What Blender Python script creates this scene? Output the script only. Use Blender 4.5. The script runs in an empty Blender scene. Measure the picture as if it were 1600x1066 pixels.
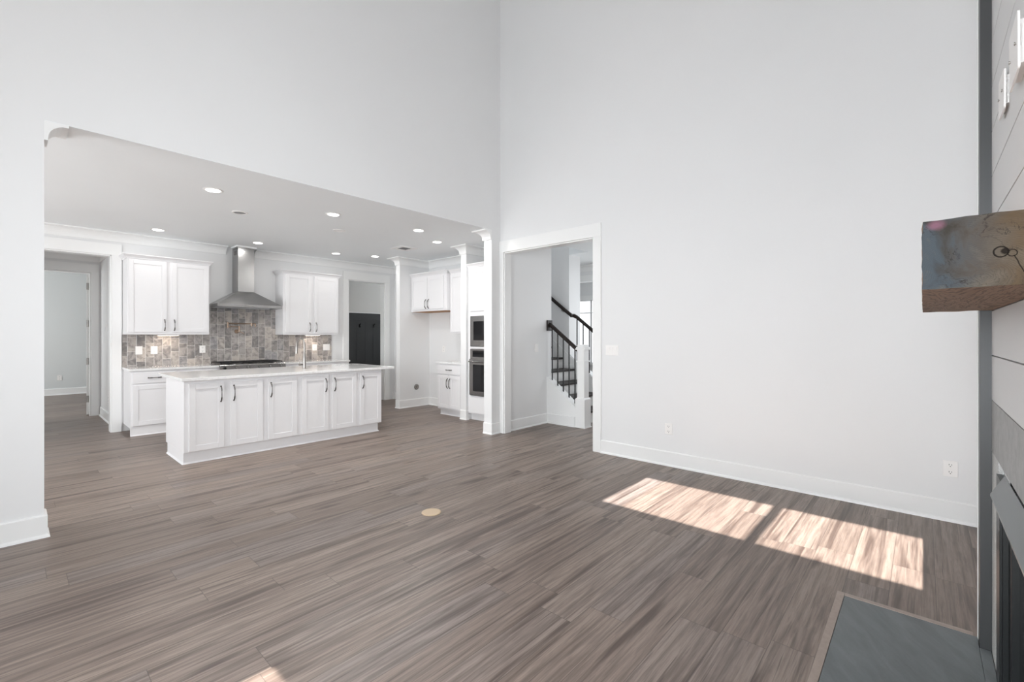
import bpy, math, random
from mathutils import Vector, Matrix
random.seed(4)
sc = bpy.context.scene
C = sc.collection
PI = math.pi

# ------------------------------------------------------------------ camera, world, sun, big lights, exposure
AX = math.radians(42.12)                      # angle between the view direction and world +X
cam_d = bpy.data.cameras.new('camera')
cam_d.sensor_width = 36.0
cam_d.lens = 36.0 * 711.1 / 1600.0
cam_d.shift_y = -8.0 / 1600.0
cam_d.clip_start = 0.05
cam = bpy.data.objects.new('camera', cam_d)
C.objects.link(cam)
cam.location = (0, 0, 1.35)
cam.rotation_euler = (PI / 2, 0, AX - PI / 2)
sc.camera = cam

world = bpy.data.worlds.new('world')
sc.world = world
world.use_nodes = True
wb = world.node_tree.nodes['Background']
wb.inputs[0].default_value = (0.93, 0.97, 1.0, 1)
wb.inputs[1].default_value = 1.6

def area(name, loc, direction, sx, sy, power, col=(1, 1, 1), spread=180):
    l = bpy.data.lights.new(name, 'AREA')
    l.shape = 'RECTANGLE'; l.size = sx; l.size_y = sy
    l.energy = power; l.color = col; l.spread = math.radians(spread)
    o = bpy.data.objects.new(name, l); C.objects.link(o)
    o.location = loc
    o.rotation_euler = Vector(direction).to_track_quat('-Z', 'Y').to_euler()
    return o

SUN_EL = math.radians(42)
sun_d = bpy.data.lights.new('sun', 'SUN')
sun_d.energy = 22.0; sun_d.angle = math.radians(0.25); sun_d.color = (1.0, 0.965, 0.92)
sun = bpy.data.objects.new('sun', sun_d); C.objects.link(sun)
sun.location = (-8, 1, 8)
sun.rotation_euler = Vector((math.cos(SUN_EL), 0, -math.sin(SUN_EL))).to_track_quat('-Z', 'Y').to_euler()

# daylight at the west windows (placed by the sun patches) and the foyer window;
# the other lamps are fill added to brighten the rooms, no window known
COOL = (0.91, 0.96, 1.0)
area('window_light_south', (-0.35, -0.57, 1.5), (0.25, 1, 0.0), 1.9, 1.7, 48, COOL, 130)  # added fill for header wall and island; its window is made up
area('window_light_west', (-2.57, 0.95, 1.6), (1, 0, 0.0), 2.2, 2.0, 100, COOL, 120)
area('window_light_kitchen', (-3.45, 5.7, 1.35), (1, 0.2, 0.04), 2.2, 1.7, 125, COOL)  # added to brighten the kitchen, as from an unseen window
area('window_light_bedroom', (-2.4, 12.6, 1.5), (1, 0, 0), 2.2, 1.5, 80, (0.93, 0.975, 1.0))  # added to light the far room, as from an unseen window on its left
area('window_light_foyer', (9.40, 3.4, 1.6), (-1, 0, 0), 3.4, 1.7, 80, COOL)
area('window_light_hall', (7.9, 2.2, 1.6), (-1, 0, 0), 2.0, 1.9, 26, COOL)  # added fill lamp for the hall, no window stands behind it
area('window_light_stair', (6.2, 7.2, 4.6), (0, -1, -0.5), 0.8, 0.8, 18, COOL)  # added fill lamp high over the stairs, the stairwell has no window
area('window_light_mudroom', (6.9, 8.88, 1.7), (-1, 0, 0), 0.5, 1.4, 100, COOL)  # added to lift the mudroom walls, the wall behind it has no window

sc.view_settings.view_transform = 'Standard'
sc.view_settings.look = 'None'
sc.view_settings.gamma = 1.0
sc.view_settings.use_curve_mapping = False
sc.view_settings.exposure = 0.0
sc.cycles.use_denoising = True
sc.cycles.max_bounces = 12
sc.cycles.diffuse_bounces = 8
sc.cycles.glossy_bounces = 4
sc.cycles.transmission_bounces = 6
sc.cycles.caustics_reflective = False
sc.cycles.caustics_refractive = False
sc.cycles.sample_clamp_indirect = 6.0

# ------------------------------------------------------------------ materials
def lin(r, g, b):
    f = lambda c: (c / 255 / 12.92) if c / 255 <= 0.04045 else ((c / 255 + 0.055) / 1.055) ** 2.4
    return (f(r), f(g), f(b), 1)

class NT:
    def __init__(s, name):
        s.m = bpy.data.materials.new(name); s.m.use_nodes = True
        s.t = s.m.node_tree; s.b = s.t.nodes['Principled BSDF']
    def n(s, typ, **kw):
        x = s.t.nodes.new('ShaderNode' + typ)
        for k, v in kw.items():
            if k.startswith('i_'):
                key = k[2:]
                key = int(key) if key.isdigit() else key.replace('_', ' ')
                s.put(x, key, v)
            else: setattr(x, k, v)
        return x
    def put(s, x, key, v):
        if isinstance(v, bpy.types.NodeSocket): s.t.links.new(v, x.inputs[key])
        else: x.inputs[key].default_value = v
    def math(s, op, a, b=None, c=None):
        x = s.n('Math', operation=op); s.put(x, 0, a)
        if b is not None: s.put(x, 1, b)
        if c is not None: s.put(x, 2, c)
        return x.outputs[0]
    def ramp(s, fac, stops, interp='LINEAR'):
        x = s.n('ValToRGB'); s.put(x, 0, fac); cr = x.color_ramp; cr.interpolation = interp
        while len(cr.elements) < len(stops): cr.elements.new(0.5)
        for e, (p, c) in zip(cr.elements, stops): e.position = p; e.color = c
        return x.outputs[0]
    def mix(s, fac, a, b, blend='MIX'):
        x = s.n('Mix', data_type='RGBA', blend_type=blend)
        s.put(x, 0, fac); s.put(x, 6, a); s.put(x, 7, b)
        return x.outputs[2]
    def coords(s):
        tc = s.n('TexCoord'); sp = s.n('SeparateXYZ'); s.put(sp, 0, tc.outputs['Object'])
        return tc.outputs['Object'], sp.outputs[0], sp.outputs[1], sp.outputs[2]
    def comb(s, x, y, z):
        c = s.n('CombineXYZ'); s.put(c, 0, x); s.put(c, 1, y); s.put(c, 2, z); return c.outputs[0]
    def noise(s, vec, scale, detail=4, rough=0.5, dist=0.0):
        x = s.n('TexNoise'); s.put(x, 'Vector', vec); s.put(x, 'Scale', scale); s.put(x, 'Detail', detail)
        s.put(x, 'Roughness', rough); s.put(x, 'Distortion', dist); return x.outputs[0]
    def bump(s, h, strength=0.2, dist=0.01):
        x = s.n('Bump'); s.put(x, 'Height', h); s.put(x, 'Strength', strength); s.put(x, 'Distance', dist)
        s.t.links.new(x.outputs[0], s.b.inputs['Normal'])
    def set(s, **kw):
        for k, v in kw.items():
            s.put(s.b, k.replace('_', ' '), v)
        return s.m

def paint(name, col, rough=0.5, metal=0.0, scale=220, bump=0.03, var=0.015):
    t = NT(name); v, x, y, z = t.coords()
    nz = t.noise(v, scale, 2)
    k = t.ramp(t.noise(v, 1.3, 2), [(0.3, (1 - var,) * 3 + (1,)), (0.7, (1, 1, 1, 1))])
    t.put(t.b, 'Base Color', t.mix(1.0, col, k, 'MULTIPLY'))
    t.bump(nz, bump, 0.002)
    return t.set(Roughness=rough, Metallic=metal)

M = {}
M['wall'] = paint('wall_paint', lin(230, 230, 230), 0.55)
M['ceil'] = paint('ceiling_paint', lin(243, 246, 247), 0.7)
M['trim'] = paint('trim_paint', lin(238, 238, 237), 0.32, bump=0.01)
M['shiplap'] = paint('shiplap_paint', lin(216, 216, 216), 0.45, bump=0.01)
M['cab'] = paint('cabinet_paint', lin(232, 231, 232), 0.38, bump=0.01)
M['bluewall'] = paint('cool_wall_paint', lin(214, 217, 217), 0.6)
M['greywall'] = paint('mudroom_wall_paint', lin(214, 212, 209), 0.6)
M['darkpanel'] = paint('charcoal_panel_paint', lin(62, 63, 64), 0.45)
M['plastic'] = paint('white_plastic', lin(240, 238, 236), 0.3, bump=0.0)
M['slot'] = paint('outlet_slot_dark', lin(60, 58, 56), 0.6, bump=0.0)
M['bronze'] = paint('dark_pull_metal', lin(105, 102, 100), 0.22, 1.0, bump=0.0)
M['hook'] = paint('black_hook_metal', lin(20, 20, 20), 0.4, 0.6, bump=0.0)
M['nickel'] = paint('brushed_nickel', lin(158, 154, 150), 0.3, 1.0, bump=0.0)
M['brass'] = paint('champagne_metal', lin(158, 138, 122), 0.3, 1.0, bump=0.0)
M['iron'] = paint('black_iron', lin(38, 37, 37), 0.5, 0.3, bump=0.0)
M['blackglass'] = paint('black_glass', lin(28, 28, 30), 0.06, bump=0.0)
M['greytrim'] = paint('dark_grey_edge_trim', lin(68, 69, 70), 0.4, 0.2)
M['hoodgrey'] = paint('grey_hood_metal', lin(122, 125, 125), 0.35, 0.4)
M['frameblack'] = paint('black_frame_metal', lin(48, 50, 51), 0.35, 0.5)
M['ember'] = paint('firebox_black', lin(20, 20, 20), 0.8)
M['groove'] = paint('grille_grey', lin(150, 150, 150), 0.6)
M['board'] = paint('unfinished_birch', lin(176, 128, 84), 0.6)

def steel(name, col, axis):
    t = NT(name); v, x, y, z = t.coords()
    if axis == 'x': vec = t.comb(t.math('MULTIPLY', x, 3), t.math('MULTIPLY', y, 300), t.math('MULTIPLY', z, 300))
    else: vec = t.comb(t.math('MULTIPLY', x, 300), t.math('MULTIPLY', y, 300), t.math('MULTIPLY', z, 3))
    nz = t.noise(vec, 1.0, 2)
    t.put(t.b, 'Base Color', t.mix(nz, col, tuple(c * 0.85 for c in col[:3]) + (1,)))
    t.bump(nz, 0.04, 0.001)
    return t.set(Roughness=0.27, Metallic=1.0)
M['steel'] = steel('brushed_stainless', lin(176, 175, 174), 'x')
M['steelv'] = steel('brushed_stainless_vertical', lin(176, 175, 174), 'z')

def mat_floor():
    t = NT('wood_plank_floor'); v, x, y, z = t.coords()
    W, L = 0.183, 1.22
    yr = t.math('DIVIDE', t.math('ADD', y, 10 * W - 0.135), W)
    row = t.math('FLOOR', yr); fy = t.math('FRACT', yr)
    wn = t.n('TexWhiteNoise', noise_dimensions='1D'); t.put(wn, 'W', row)
    xr = t.math('ADD', t.math('DIVIDE', t.math('ADD', x, 20), L), t.math('MULTIPLY', wn.outputs[0], 7.3))
    ix = t.math('FLOOR', xr); fx = t.math('FRACT', xr)
    w2 = t.n('TexWhiteNoise', noise_dimensions='2D'); t.put(w2, 'Vector', t.comb(row, ix, 0))
    rnd = w2.outputs[0]
    off = t.math('MULTIPLY', rnd, 37.0)
    # grain
    gv = t.comb(t.math('ADD', t.math('MULTIPLY', x, 1.8), off), t.math('MULTIPLY', y, 46), off)
    grain = t.noise(gv, 1.0, 6, 0.62, 0.35)
    sv = t.comb(t.math('ADD', t.math('MULTIPLY', x, 0.7), off), t.math('MULTIPLY', y, 15), t.math('ADD', off, 5.0))
    streak = t.noise(sv, 1.0, 3, 0.55, 0.8)
    fv = t.comb(t.math('ADD', t.math('MULTIPLY', x, 9), off), t.math('MULTIPLY', y, 190), off)
    fine = t.noise(fv, 1.0, 3, 0.6)
    # cathedral arcs
    cv = t.comb(t.math('ADD', t.math('MULTIPLY', x, 1.6), off), t.math('MULTIPLY', y, 7.0), off)
    wv = t.n('TexWave', wave_type='RINGS'); t.put(wv, 'Vector', cv); t.put(wv, 'Scale', 1.6)
    t.put(wv, 'Distortion', 7.0); t.put(wv, 'Detail', 3); t.put(wv, 'Detail Scale', 1.2)
    base = t.ramp(rnd, [(0.0, lin(129, 114, 104)), (0.35, lin(138, 122, 112)), (0.65, lin(148, 132, 121)), (1.0, lin(136, 124, 118))])
    c = t.mix(t.math('MULTIPLY', t.ramp(grain, [(0.36, (1, 1, 1, 1)), (0.58, (0, 0, 0, 1))]), 0.7), base, lin(80, 66, 58))
    c = t.mix(t.ramp(streak, [(0.53, (0, 0, 0, 1)), (0.67, (0.85,) * 3 + (1,))]), c, lin(72, 57, 50))
    c = t.mix(t.ramp(streak, [(0.30, (0.45,) * 3 + (1,)), (0.45, (0, 0, 0, 1))]), c, lin(150, 134, 124))
    c = t.mix(t.math('MULTIPLY', t.ramp(wv.outputs[0], [(0.0, (1, 1, 1, 1)), (0.3, (0, 0, 0, 1))]), 0.22), c, lin(84, 72, 66))
    c = t.mix(t.math('MULTIPLY', t.ramp(fine, [(0.30, (1, 1, 1, 1)), (0.50, (0, 0, 0, 1))]), 0.42), c, lin(86, 74, 68))
    tv = t.comb(t.math('ADD', t.math('MULTIPLY', x, 1.5), off), t.math('MULTIPLY', y, 75), t.math('ADD', off, 9.0))
    c = t.mix(t.ramp(t.noise(tv, 1.0, 3, 0.6, 0.6), [(0.60, (0, 0, 0, 1)), (0.70, (0.7,) * 3 + (1,))]), c, lin(66, 52, 46))
    # knots
    kv = t.comb(t.math('ADD', t.math('MULTIPLY', x, 1.3), off), t.math('MULTIPLY', y, 5.5), off)
    vo = t.n('TexVoronoi'); t.put(vo, 'Vector', kv); t.put(vo, 'Scale', 1.0)
    kd = t.math('ADD', vo.outputs['Distance'], t.math('MULTIPLY', t.math('SUBTRACT', grain, 0.5), 0.22))
    c = t.mix(t.ramp(kd, [(0.03, (0.9,) * 3 + (1,)), (0.19, (0, 0, 0, 1))]), c, lin(72, 57, 50))
    ey = t.math('MINIMUM', fy, t.math('SUBTRACT', 1.0, fy))
    ex = t.math('MINIMUM', fx, t.math('SUBTRACT', 1.0, fx))
    seam = t.math('MAXIMUM', t.math('LESS_THAN', ey, 0.008), t.math('LESS_THAN', ex, 0.0011))
    c = t.mix(t.math('MULTIPLY', seam, 0.62), c, lin(62, 53, 48))
    t.put(t.b, 'Base Color', c)
    t.bump(t.math('SUBTRACT', t.math('MULTIPLY', fine, 0.4), seam), 0.12, 0.003)
    t.put(t.b, 'Roughness', t.math('ADD', 0.30, t.math('MULTIPLY', grain, 0.18)))
    return t.m
M['floor'] = mat_floor()

def mat_tile():
    t = NT('glazed_grey_tile'); v, x, y, z = t.coords()
    W, H = 0.1015, 0.2
    xr = t.math('DIVIDE', t.math('ADD', x, 10 * W - 1.075 + 0.045), W)
    col = t.math('FLOOR', xr); fx = t.math('FRACT', xr)
    wn = t.n('TexWhiteNoise', noise_dimensions='1D'); t.put(wn, 'W', col)
    zr = t.math('ADD', t.math('DIVIDE', z, H), wn.outputs[0])
    iz = t.math('FLOOR', zr); fz = t.math('FRACT', zr)
    w2 = t.n('TexWhiteNoise', noise_dimensions='2D'); t.put(w2, 'Vector', t.comb(col, iz, 0))
    r = w2.outputs[0]; off = t.math('MULTIPLY', r, 31.0)
    vec = t.comb(t.math('ADD', x, off), y, t.math('ADD', z, off))
    cl = t.noise(vec, 11, 5, 0.6, 1.0)
    base = t.ramp(r, [(0.0, lin(128, 124, 122)), (0.4, lin(164, 158, 154)), (0.75, lin(188, 179, 171)), (1.0, lin(148, 146, 147))])
    c = t.mix(t.ramp(cl, [(0.34, (0.7,) * 3 + (1,)), (0.52, (0, 0, 0, 1))]), base, lin(104, 102, 103))
    c = t.mix(t.ramp(cl, [(0.52, (0, 0, 0, 1)), (0.75, (0.6,) * 3 + (1,))]), c, lin(200, 193, 187))
    ex = t.math('MULTIPLY', t.math('MINIMUM', fx, t.math('SUBTRACT', 1.0, fx)), W)
    ez = t.math('MULTIPLY', t.math('MINIMUM', fz, t.math('SUBTRACT', 1.0, fz)), H)
    e = t.math('MINIMUM', ex, ez)
    g = t.math('LESS_THAN', e, 0.0016)
    c = t.mix(g, c, lin(222, 217, 213))
    t.put(t.b, 'Base Color', c)
    h = t.math('ADD', t.ramp(e, [(0.0, (0, 0, 0, 1)), (0.006, (1, 1, 1, 1))]), t.math('MULTIPLY', t.noise(vec, 9, 2), 0.8))
    t.bump(h, 0.35, 0.004)
    t.put(t.b, 'Roughness', t.math('ADD', 0.16, t.math('MULTIPLY', g, 0.6)))
    return t.m
M['tile'] = mat_tile()

def mat_quartz():
    t = NT('white_quartz'); v, x, y, z = t.coords()
    nz = t.noise(v, 45, 5, 0.6); n2 = t.noise(v, 2.2, 5, 0.6, 1.2)
    c = t.mix(t.ramp(nz, [(0.35, (0, 0, 0, 1)), (0.7, (1, 1, 1, 1))]), lin(226, 225, 224), lin(238, 238, 238))
    c = t.mix(t.ramp(n2, [(0.485, (0, 0, 0, 1)), (0.5, (0.25,) * 3 + (1,)), (0.515, (0, 0, 0, 1))]), c, lin(200, 199, 199))
    t.put(t.b, 'Base Color', c)
    return t.set(Roughness=0.07, IOR=1.55)
M['quartz'] = mat_quartz()

def mat_slate():
    t = NT('dark_slate'); v, x, y, z = t.coords()
    rv = t.comb(t.math('MULTIPLY', t.math('ADD', x, t.math('MULTIPLY', y, 0.7)), 3), t.math('MULTIPLY', t.math('SUBTRACT', y, t.math('MULTIPLY', x, 0.6)), 14), z)
    nz = t.noise(rv, 1.0, 6, 0.65, 0.5); n2 = t.noise(v, 90, 4, 0.7)
    c = t.mix(nz, lin(76, 81, 83), lin(134, 139, 141))
    c = t.mix(t.math('MULTIPLY', n2, 0.4), c, lin(98, 103, 105))
    t.put(t.b, 'Base Color', c)
    t.bump(t.math('ADD', nz, t.math('MULTIPLY', n2, 0.5)), 0.45, 0.004)
    return t.set(Roughness=0.5)
M['slate'] = mat_slate()

def mat_stone(name, a, b, sc_=60):
    t = NT(name); v, x, y, z = t.coords()
    nz = t.noise(v, sc_, 5, 0.75); n2 = t.noise(v, 6, 5, 0.6)
    c = t.mix(t.ramp(nz, [(0.35, (0, 0, 0, 1)), (0.65, (1, 1, 1, 1))]), a, b)
    c = t.mix(t.math('MULTIPLY', n2, 0.5), c, a)
    t.put(t.b, 'Base Color', c); t.bump(nz, 0.3, 0.003)
    return t.set(Roughness=0.45)
M['stone'] = mat_stone('honed_grey_stone', lin(140, 140, 139), lin(166, 166, 164), 25)
M['granite'] = mat_stone('speckled_stone_edge', lin(165, 166, 164), lin(222, 222, 220), 220)

def mat_border():
    t = NT('light_oak_edging'); v, x, y, z = t.coords()
    nz = t.noise(t.comb(t.math('MULTIPLY', x, 8), t.math('MULTIPLY', y, 8), z), 4, 4, 0.6)
    t.put(t.b, 'Base Color', t.mix(nz, lin(140, 124, 114), lin(172, 156, 146)))
    return t.set(Roughness=0.4)
M['border'] = mat_border()
def mat_darkwood():
    t = NT('espresso_wood'); v, x, y, z = t.coords()
    nz = t.noise(t.comb(t.math('MULTIPLY', x, 6), t.math('MULTIPLY', y, 30), t.math('MULTIPLY', z, 30)), 1, 5, 0.6)
    t.put(t.b, 'Base Color', t.mix(nz, lin(24, 19, 18), lin(50, 41, 37)))
    t.bump(nz, 0.05, 0.002)
    return t.set(Roughness=0.45, Specular_IOR_Level=0.25)
M['espresso'] = mat_darkwood()

def mat_mantel_end():
    # resawn end grain: growth rings about an off-centre heart, checks, a knot and blue-grey stain
    t = NT('mantel_end_grain'); v, x, y, z = t.coords()
    n1 = t.noise(v, 9, 5, 0.6, 0.6); n2 = t.noise(v, 26, 5, 0.65, 0.4)
    dy = t.math('SUBTRACT', y, -0.10); dz = t.math('SUBTRACT', z, 0.02)
    r = t.math('SQRT', t.math('ADD', t.math('POWER', dy, 2), t.math('POWER', t.math('MULTIPLY', dz, 1.3), 2)))
    r = t.math('ADD', r, t.math('MULTIPLY', n1, 0.07))
    ring = t.math('SINE', t.math('MULTIPLY', r, 1350))
    fac = t.ramp(t.math('ADD', t.math('MULTIPLY', t.math('ADD', y, 0.2), 4.0), t.math('MULTIPLY', t.math('SUBTRACT', n1, 0.5), 1.2)), [(0.22, (0, 0, 0, 1)), (0.62, (1, 1, 1, 1))])
    c = t.mix(fac, lin(90, 76, 60), lin(62, 68, 73))
    c = t.mix(t.ramp(n1, [(0.50, (0, 0, 0, 1)), (0.68, (0.75,) * 3 + (1,))]), c, lin(112, 100, 84))
    c = t.mix(t.ramp(n1, [(0.33, (0.8,) * 3 + (1,)), (0.47, (0, 0, 0, 1))]), c, lin(44, 41, 36))
    c = t.mix(t.math('MULTIPLY', t.ramp(ring, [(0.5, (0, 0, 0, 1)), (0.95, (1, 1, 1, 1))]), t.math('MULTIPLY', t.ramp(n1, [(0.42, (0, 0, 0, 1)), (0.56, (1, 1, 1, 1))]), 0.34)), c, lin(50, 46, 40))
    vc = t.n('TexVoronoi', feature='DISTANCE_TO_EDGE'); t.put(vc, 'Scale', 9.0)
    t.put(vc, 'Vector', t.comb(t.math('MULTIPLY', x, 0.1), t.math('ADD', y, t.math('MULTIPLY', n1, 0.2)), t.math('ADD', z, t.math('MULTIPLY', n2, 0.15))))
    c = t.mix(t.math('MULTIPLY', t.ramp(vc.outputs['Distance'], [(0.0, (0.8,) * 3 + (1,)), (0.018, (0, 0, 0, 1))]), t.ramp(n2, [(0.45, (0, 0, 0, 1)), (0.6, (1, 1, 1, 1))])), c, lin(40, 36, 32))
    def blob(cy, cz, ry, rz, amp=0.25, nn=n2):
        a = t.math('DIVIDE', t.math('SUBTRACT', y, cy), ry); b = t.math('DIVIDE', t.math('SUBTRACT', z, cz), rz)
        d = t.math('SQRT', t.math('ADD', t.math('MULTIPLY', a, a), t.math('MULTIPLY', b, b)))
        return t.math('ADD', d, t.math('MULTIPLY', t.math('SUBTRACT', nn, 0.5), amp))
    # pink stain at the top outer corner
    c = t.mix(t.ramp(blob(-0.021, 0.146, 0.021, 0.015, 0.9), [(0.3, (0.6,) * 3 + (1,)), (1.2, (0, 0, 0, 1))]), c, lin(132, 92, 108))
    # knot: black ring with a brown heart and a small satellite
    for cy, cz, q in ((-0.123, 0.073, 0.0125), (-0.1395, 0.069, 0.008)):
        d = blob(cy, cz, q, q, 0.35)
        c = t.mix(t.ramp(d, [(0.72, (0, 0, 0, 1)), (0.82, (0.93,) * 3 + (1,)), (0.98, (0.93,) * 3 + (1,)), (1.12, (0, 0, 0, 1))]), c, lin(22, 17, 14))
    c = t.mix(t.ramp(blob(-0.129, 0.074, 0.0085, 0.008, 0.7), [(0.7, (0.9,) * 3 + (1,)), (1.0, (0, 0, 0, 1))]), c, lin(24, 18, 15))
    # the check running down from the knot
    ck = t.math('ABSOLUTE', t.math('SUBTRACT', t.math('ADD', y, t.math('MULTIPLY', t.math('SUBTRACT', z, 0.065), -0.38)), t.math('ADD', -0.142, t.math('MULTIPLY', t.math('SUBTRACT', n2, 0.5), 0.006))))
    c = t.mix(t.math('MULTIPLY', t.math('LESS_THAN', ck, 0.0011), t.math('MULTIPLY', t.math('LESS_THAN', z, 0.064), t.math('MULTIPLY', t.math('GREATER_THAN', z, 0.022), 0.85))), c, lin(24, 20, 16))
    t.put(t.b, 'Base Color', c)
    t.bump(t.math('ADD', n2, t.math('MULTIPLY', ring, 0.05)), 0.3, 0.003)
    return t.set(Roughness=0.6, Specular_IOR_Level=0.08)
M['endgrain'] = mat_mantel_end()

def mat_mantel_side():
    t = NT('mantel_long_grain'); v, x, y, z = t.coords()
    n1 = t.noise(t.comb(t.math('MULTIPLY', x, 1.1), t.math('MULTIPLY', y, 9), t.math('MULTIPLY', z, 9)), 1.0, 4, 0.6, 0.8)
    w = t.math('SINE', t.math('ADD', t.math('MULTIPLY', n1, 85), t.math('MULTIPLY', y, 60)))
    n2 = t.noise(t.comb(t.math('MULTIPLY', x, 9), t.math('MULTIPLY', y, 160), t.math('MULTIPLY', z, 160)), 1.0, 4, 0.6)
    c = t.mix(t.ramp(w, [(0.2, (0, 0, 0, 1)), (0.9, (1, 1, 1, 1))]), lin(136, 106, 86), lin(80, 54, 38))
    c = t.mix(t.math('MULTIPLY', n2, 0.5), c, lin(168, 146, 126))
    c = t.mix(t.ramp(n1, [(0.60, (0, 0, 0, 1)), (0.75, (0.7,) * 3 + (1,))]), c, lin(84, 62, 48))
    t.put(t.b, 'Base Color', c); t.bump(n2, 0.3, 0.002)
    return t.set(Roughness=0.65, Specular_IOR_Level=0.2)
M['longgrain'] = mat_mantel_side()

def mat_mesh():
    t = NT('woven_wire_screen'); v, x, y, z = t.coords()
    a = t.math('SINE', t.math('MULTIPLY', t.math('ADD', x, z), 1300)); b = t.math('SINE', t.math('MULTIPLY', t.math('SUBTRACT', x, z), 1300))
    k = t.math('MAXIMUM', a, b)
    c = t.mix(t.ramp(k, [(0.55, (0, 0, 0, 1)), (0.85, (1, 1, 1, 1))]), lin(14, 14, 14), lin(98, 100, 100))
    t.put(t.b, 'Base Color', c); t.bump(k, 0.4, 0.001)
    return t.set(Roughness=0.5, Metallic=0.3)
M['mesh'] = mat_mesh()

def mat_emit(name, col, s):
    t = NT(name)
    t.put(t.b, 'Emission Color', col); t.put(t.b, 'Emission Strength', s)
    return t.set(Base_Color=(0.9, 0.9, 0.9, 1))
M['lens'] = mat_emit('lit_lens', (1, 0.98, 0.95, 1), 7.0)
M['warmlens'] = mat_emit('warm_lit_lens', (1, 0.9, 0.78, 1), 8.0)

def mat_glass():
    t = NT('clear_glass')
    return t.set(Base_Color=(1, 1, 1, 1), Roughness=0.0, Transmission_Weight=1.0, IOR=1.01)
M['glass'] = mat_glass()
M['outletdisc'] = paint('tan_floor_disc', lin(178, 138, 108), 0.5, bump=0.02)
M['outletring'] = paint('pale_brass_ring', lin(200, 178, 150), 0.4, 0.3, bump=0.0)

# ------------------------------------------------------------------ mesh builder
class MB:
    def __init__(s): s.v = []; s.f = []; s.sm = []; s.mi = []
    def add(s, vs, fs, smooth=False, mi=0):
        k = len(s.v); s.v += [tuple(p) for p in vs]
        for f in fs: s.f.append(tuple(i + k for i in f)); s.sm.append(smooth); s.mi.append(mi)
        return s
    def box(s, x0, x1, y0, y1, z0, z1, mi=0):
        vs = [(x, y, z) for z in (z0, z1) for y in (y0, y1) for x in (x0, x1)]
        return s.add(vs, [(0, 2, 3, 1), (4, 5, 7, 6), (0, 1, 5, 4), (2, 6, 7, 3), (0, 4, 6, 2), (1, 3, 7, 5)], False, mi)
    def hexa(s, p, mi=0):     # 8 points: bottom 4 counter-clockwise, top 4 counter-clockwise
        return s.add(p, [(3, 2, 1, 0), (4, 5, 6, 7), (0, 1, 5, 4), (1, 2, 6, 5), (2, 3, 7, 6), (3, 0, 4, 7)], False, mi)
    def prism(s, poly, axis, a, b):   # poly in the two other axes, extruded a..b along axis
        def P(u, w, t):
            return {'x': (t, u, w), 'y': (u, t, w), 'z': (u, w, t)}[axis]
        n = len(poly); vs = [P(u, w, a) for u, w in poly] + [P(u, w, b) for u, w in poly]
        fs = [tuple(range(n)), tuple(range(2 * n - 1, n - 1, -1))] + [(i, i + n, (i + 1) % n + n, (i + 1) % n) for i in range(n)]
        return s.add(vs, fs)
    def tube(s, pts, r, n=10, caps=True, smooth=True):
        pts = [Vector(p) for p in pts]; rs = r if isinstance(r, (list, tuple)) else [r] * len(pts)
        k = []; up = None; vs = []
        for i, p in enumerate(pts):
            d = (pts[min(i + 1, len(pts) - 1)] - pts[max(i - 1, 0)]).normalized()
            if up is None:
                up = Vector((0, 0, 1)) if abs(d.z) < 0.9 else Vector((1, 0, 0))
            a = d.cross(up).normalized(); b = a.cross(d).normalized(); up = b
            for j in range(n):
                t = 2 * PI * j / n
                vs.append(p + a * (math.cos(t) * rs[i]) + b * (math.sin(t) * rs[i]))
        fs = [(i * n + j, i * n + (j + 1) % n, (i + 1) * n + (j + 1) % n, (i + 1) * n + j) for i in range(len(pts) - 1) for j in range(n)]
        s.add(vs, fs, smooth)
        if caps:
            m = len(pts) - 1
            s.add([vs[j] for j in range(n)], [tuple(range(n))[::-1]]); s.add([vs[m * n + j] for j in range(n)], [tuple(range(n))])
        return s
    def lathe(s, c, prof, n=32, axis='z'):    # prof: (radius, height)
        vs = []
        for r, h in prof:
            for j in range(n):
                t = 2 * PI * j / n; u, w = r * math.cos(t), r * math.sin(t)
                vs.append({'z': (c[0] + u, c[1] + w, c[2] + h), 'y': (c[0] + u, c[1] + h, c[2] + w), 'x': (c[0] + h, c[1] + u, c[2] + w)}[axis])
        m = len(prof)
        fs = [(i * n + j, i * n + (j + 1) % n, (i + 1) * n + (j + 1) % n, (i + 1) * n + j) for i in range(m - 1) for j in range(n)]
        s.add(vs, fs, True)
        s.add([vs[j] for j in range(n)], [tuple(range(n))]); s.add([vs[(m - 1) * n + j] for j in range(n)], [tuple(range(n))])
        return s
    def sweep(s, path, prof):
        # path: XY polyline with the room on its right; prof: (distance from wall, z) closed polygon
        P = [Vector(p) for p in path]; n = len(P); k = len(prof); vs = []
        def nr(a, b):
            d = (b - a).normalized(); return Vector((d.y, -d.x))
        for i, p in enumerate(P):
            if i == 0: m = nr(P[0], P[1]); sc_ = 1
            elif i == n - 1: m = nr(P[-2], P[-1]); sc_ = 1
            else:
                a = nr(P[i - 1], p); b = nr(p, P[i + 1]); m = (a + b).normalized(); sc_ = 1 / max(0.3, m.dot(a))
            for d, z in prof: vs.append((p.x + m.x * d * sc_, p.y + m.y * d * sc_, z))
        fs = [(i * k + j, i * k + (j + 1) % k, (i + 1) * k + (j + 1) % k, (i + 1) * k + j) for i in range(n - 1) for j in range(k)]
        fs += [tuple(range(k))[::-1], tuple((n - 1) * k + j for j in range(k))]
        return s.add(vs, fs)

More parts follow.
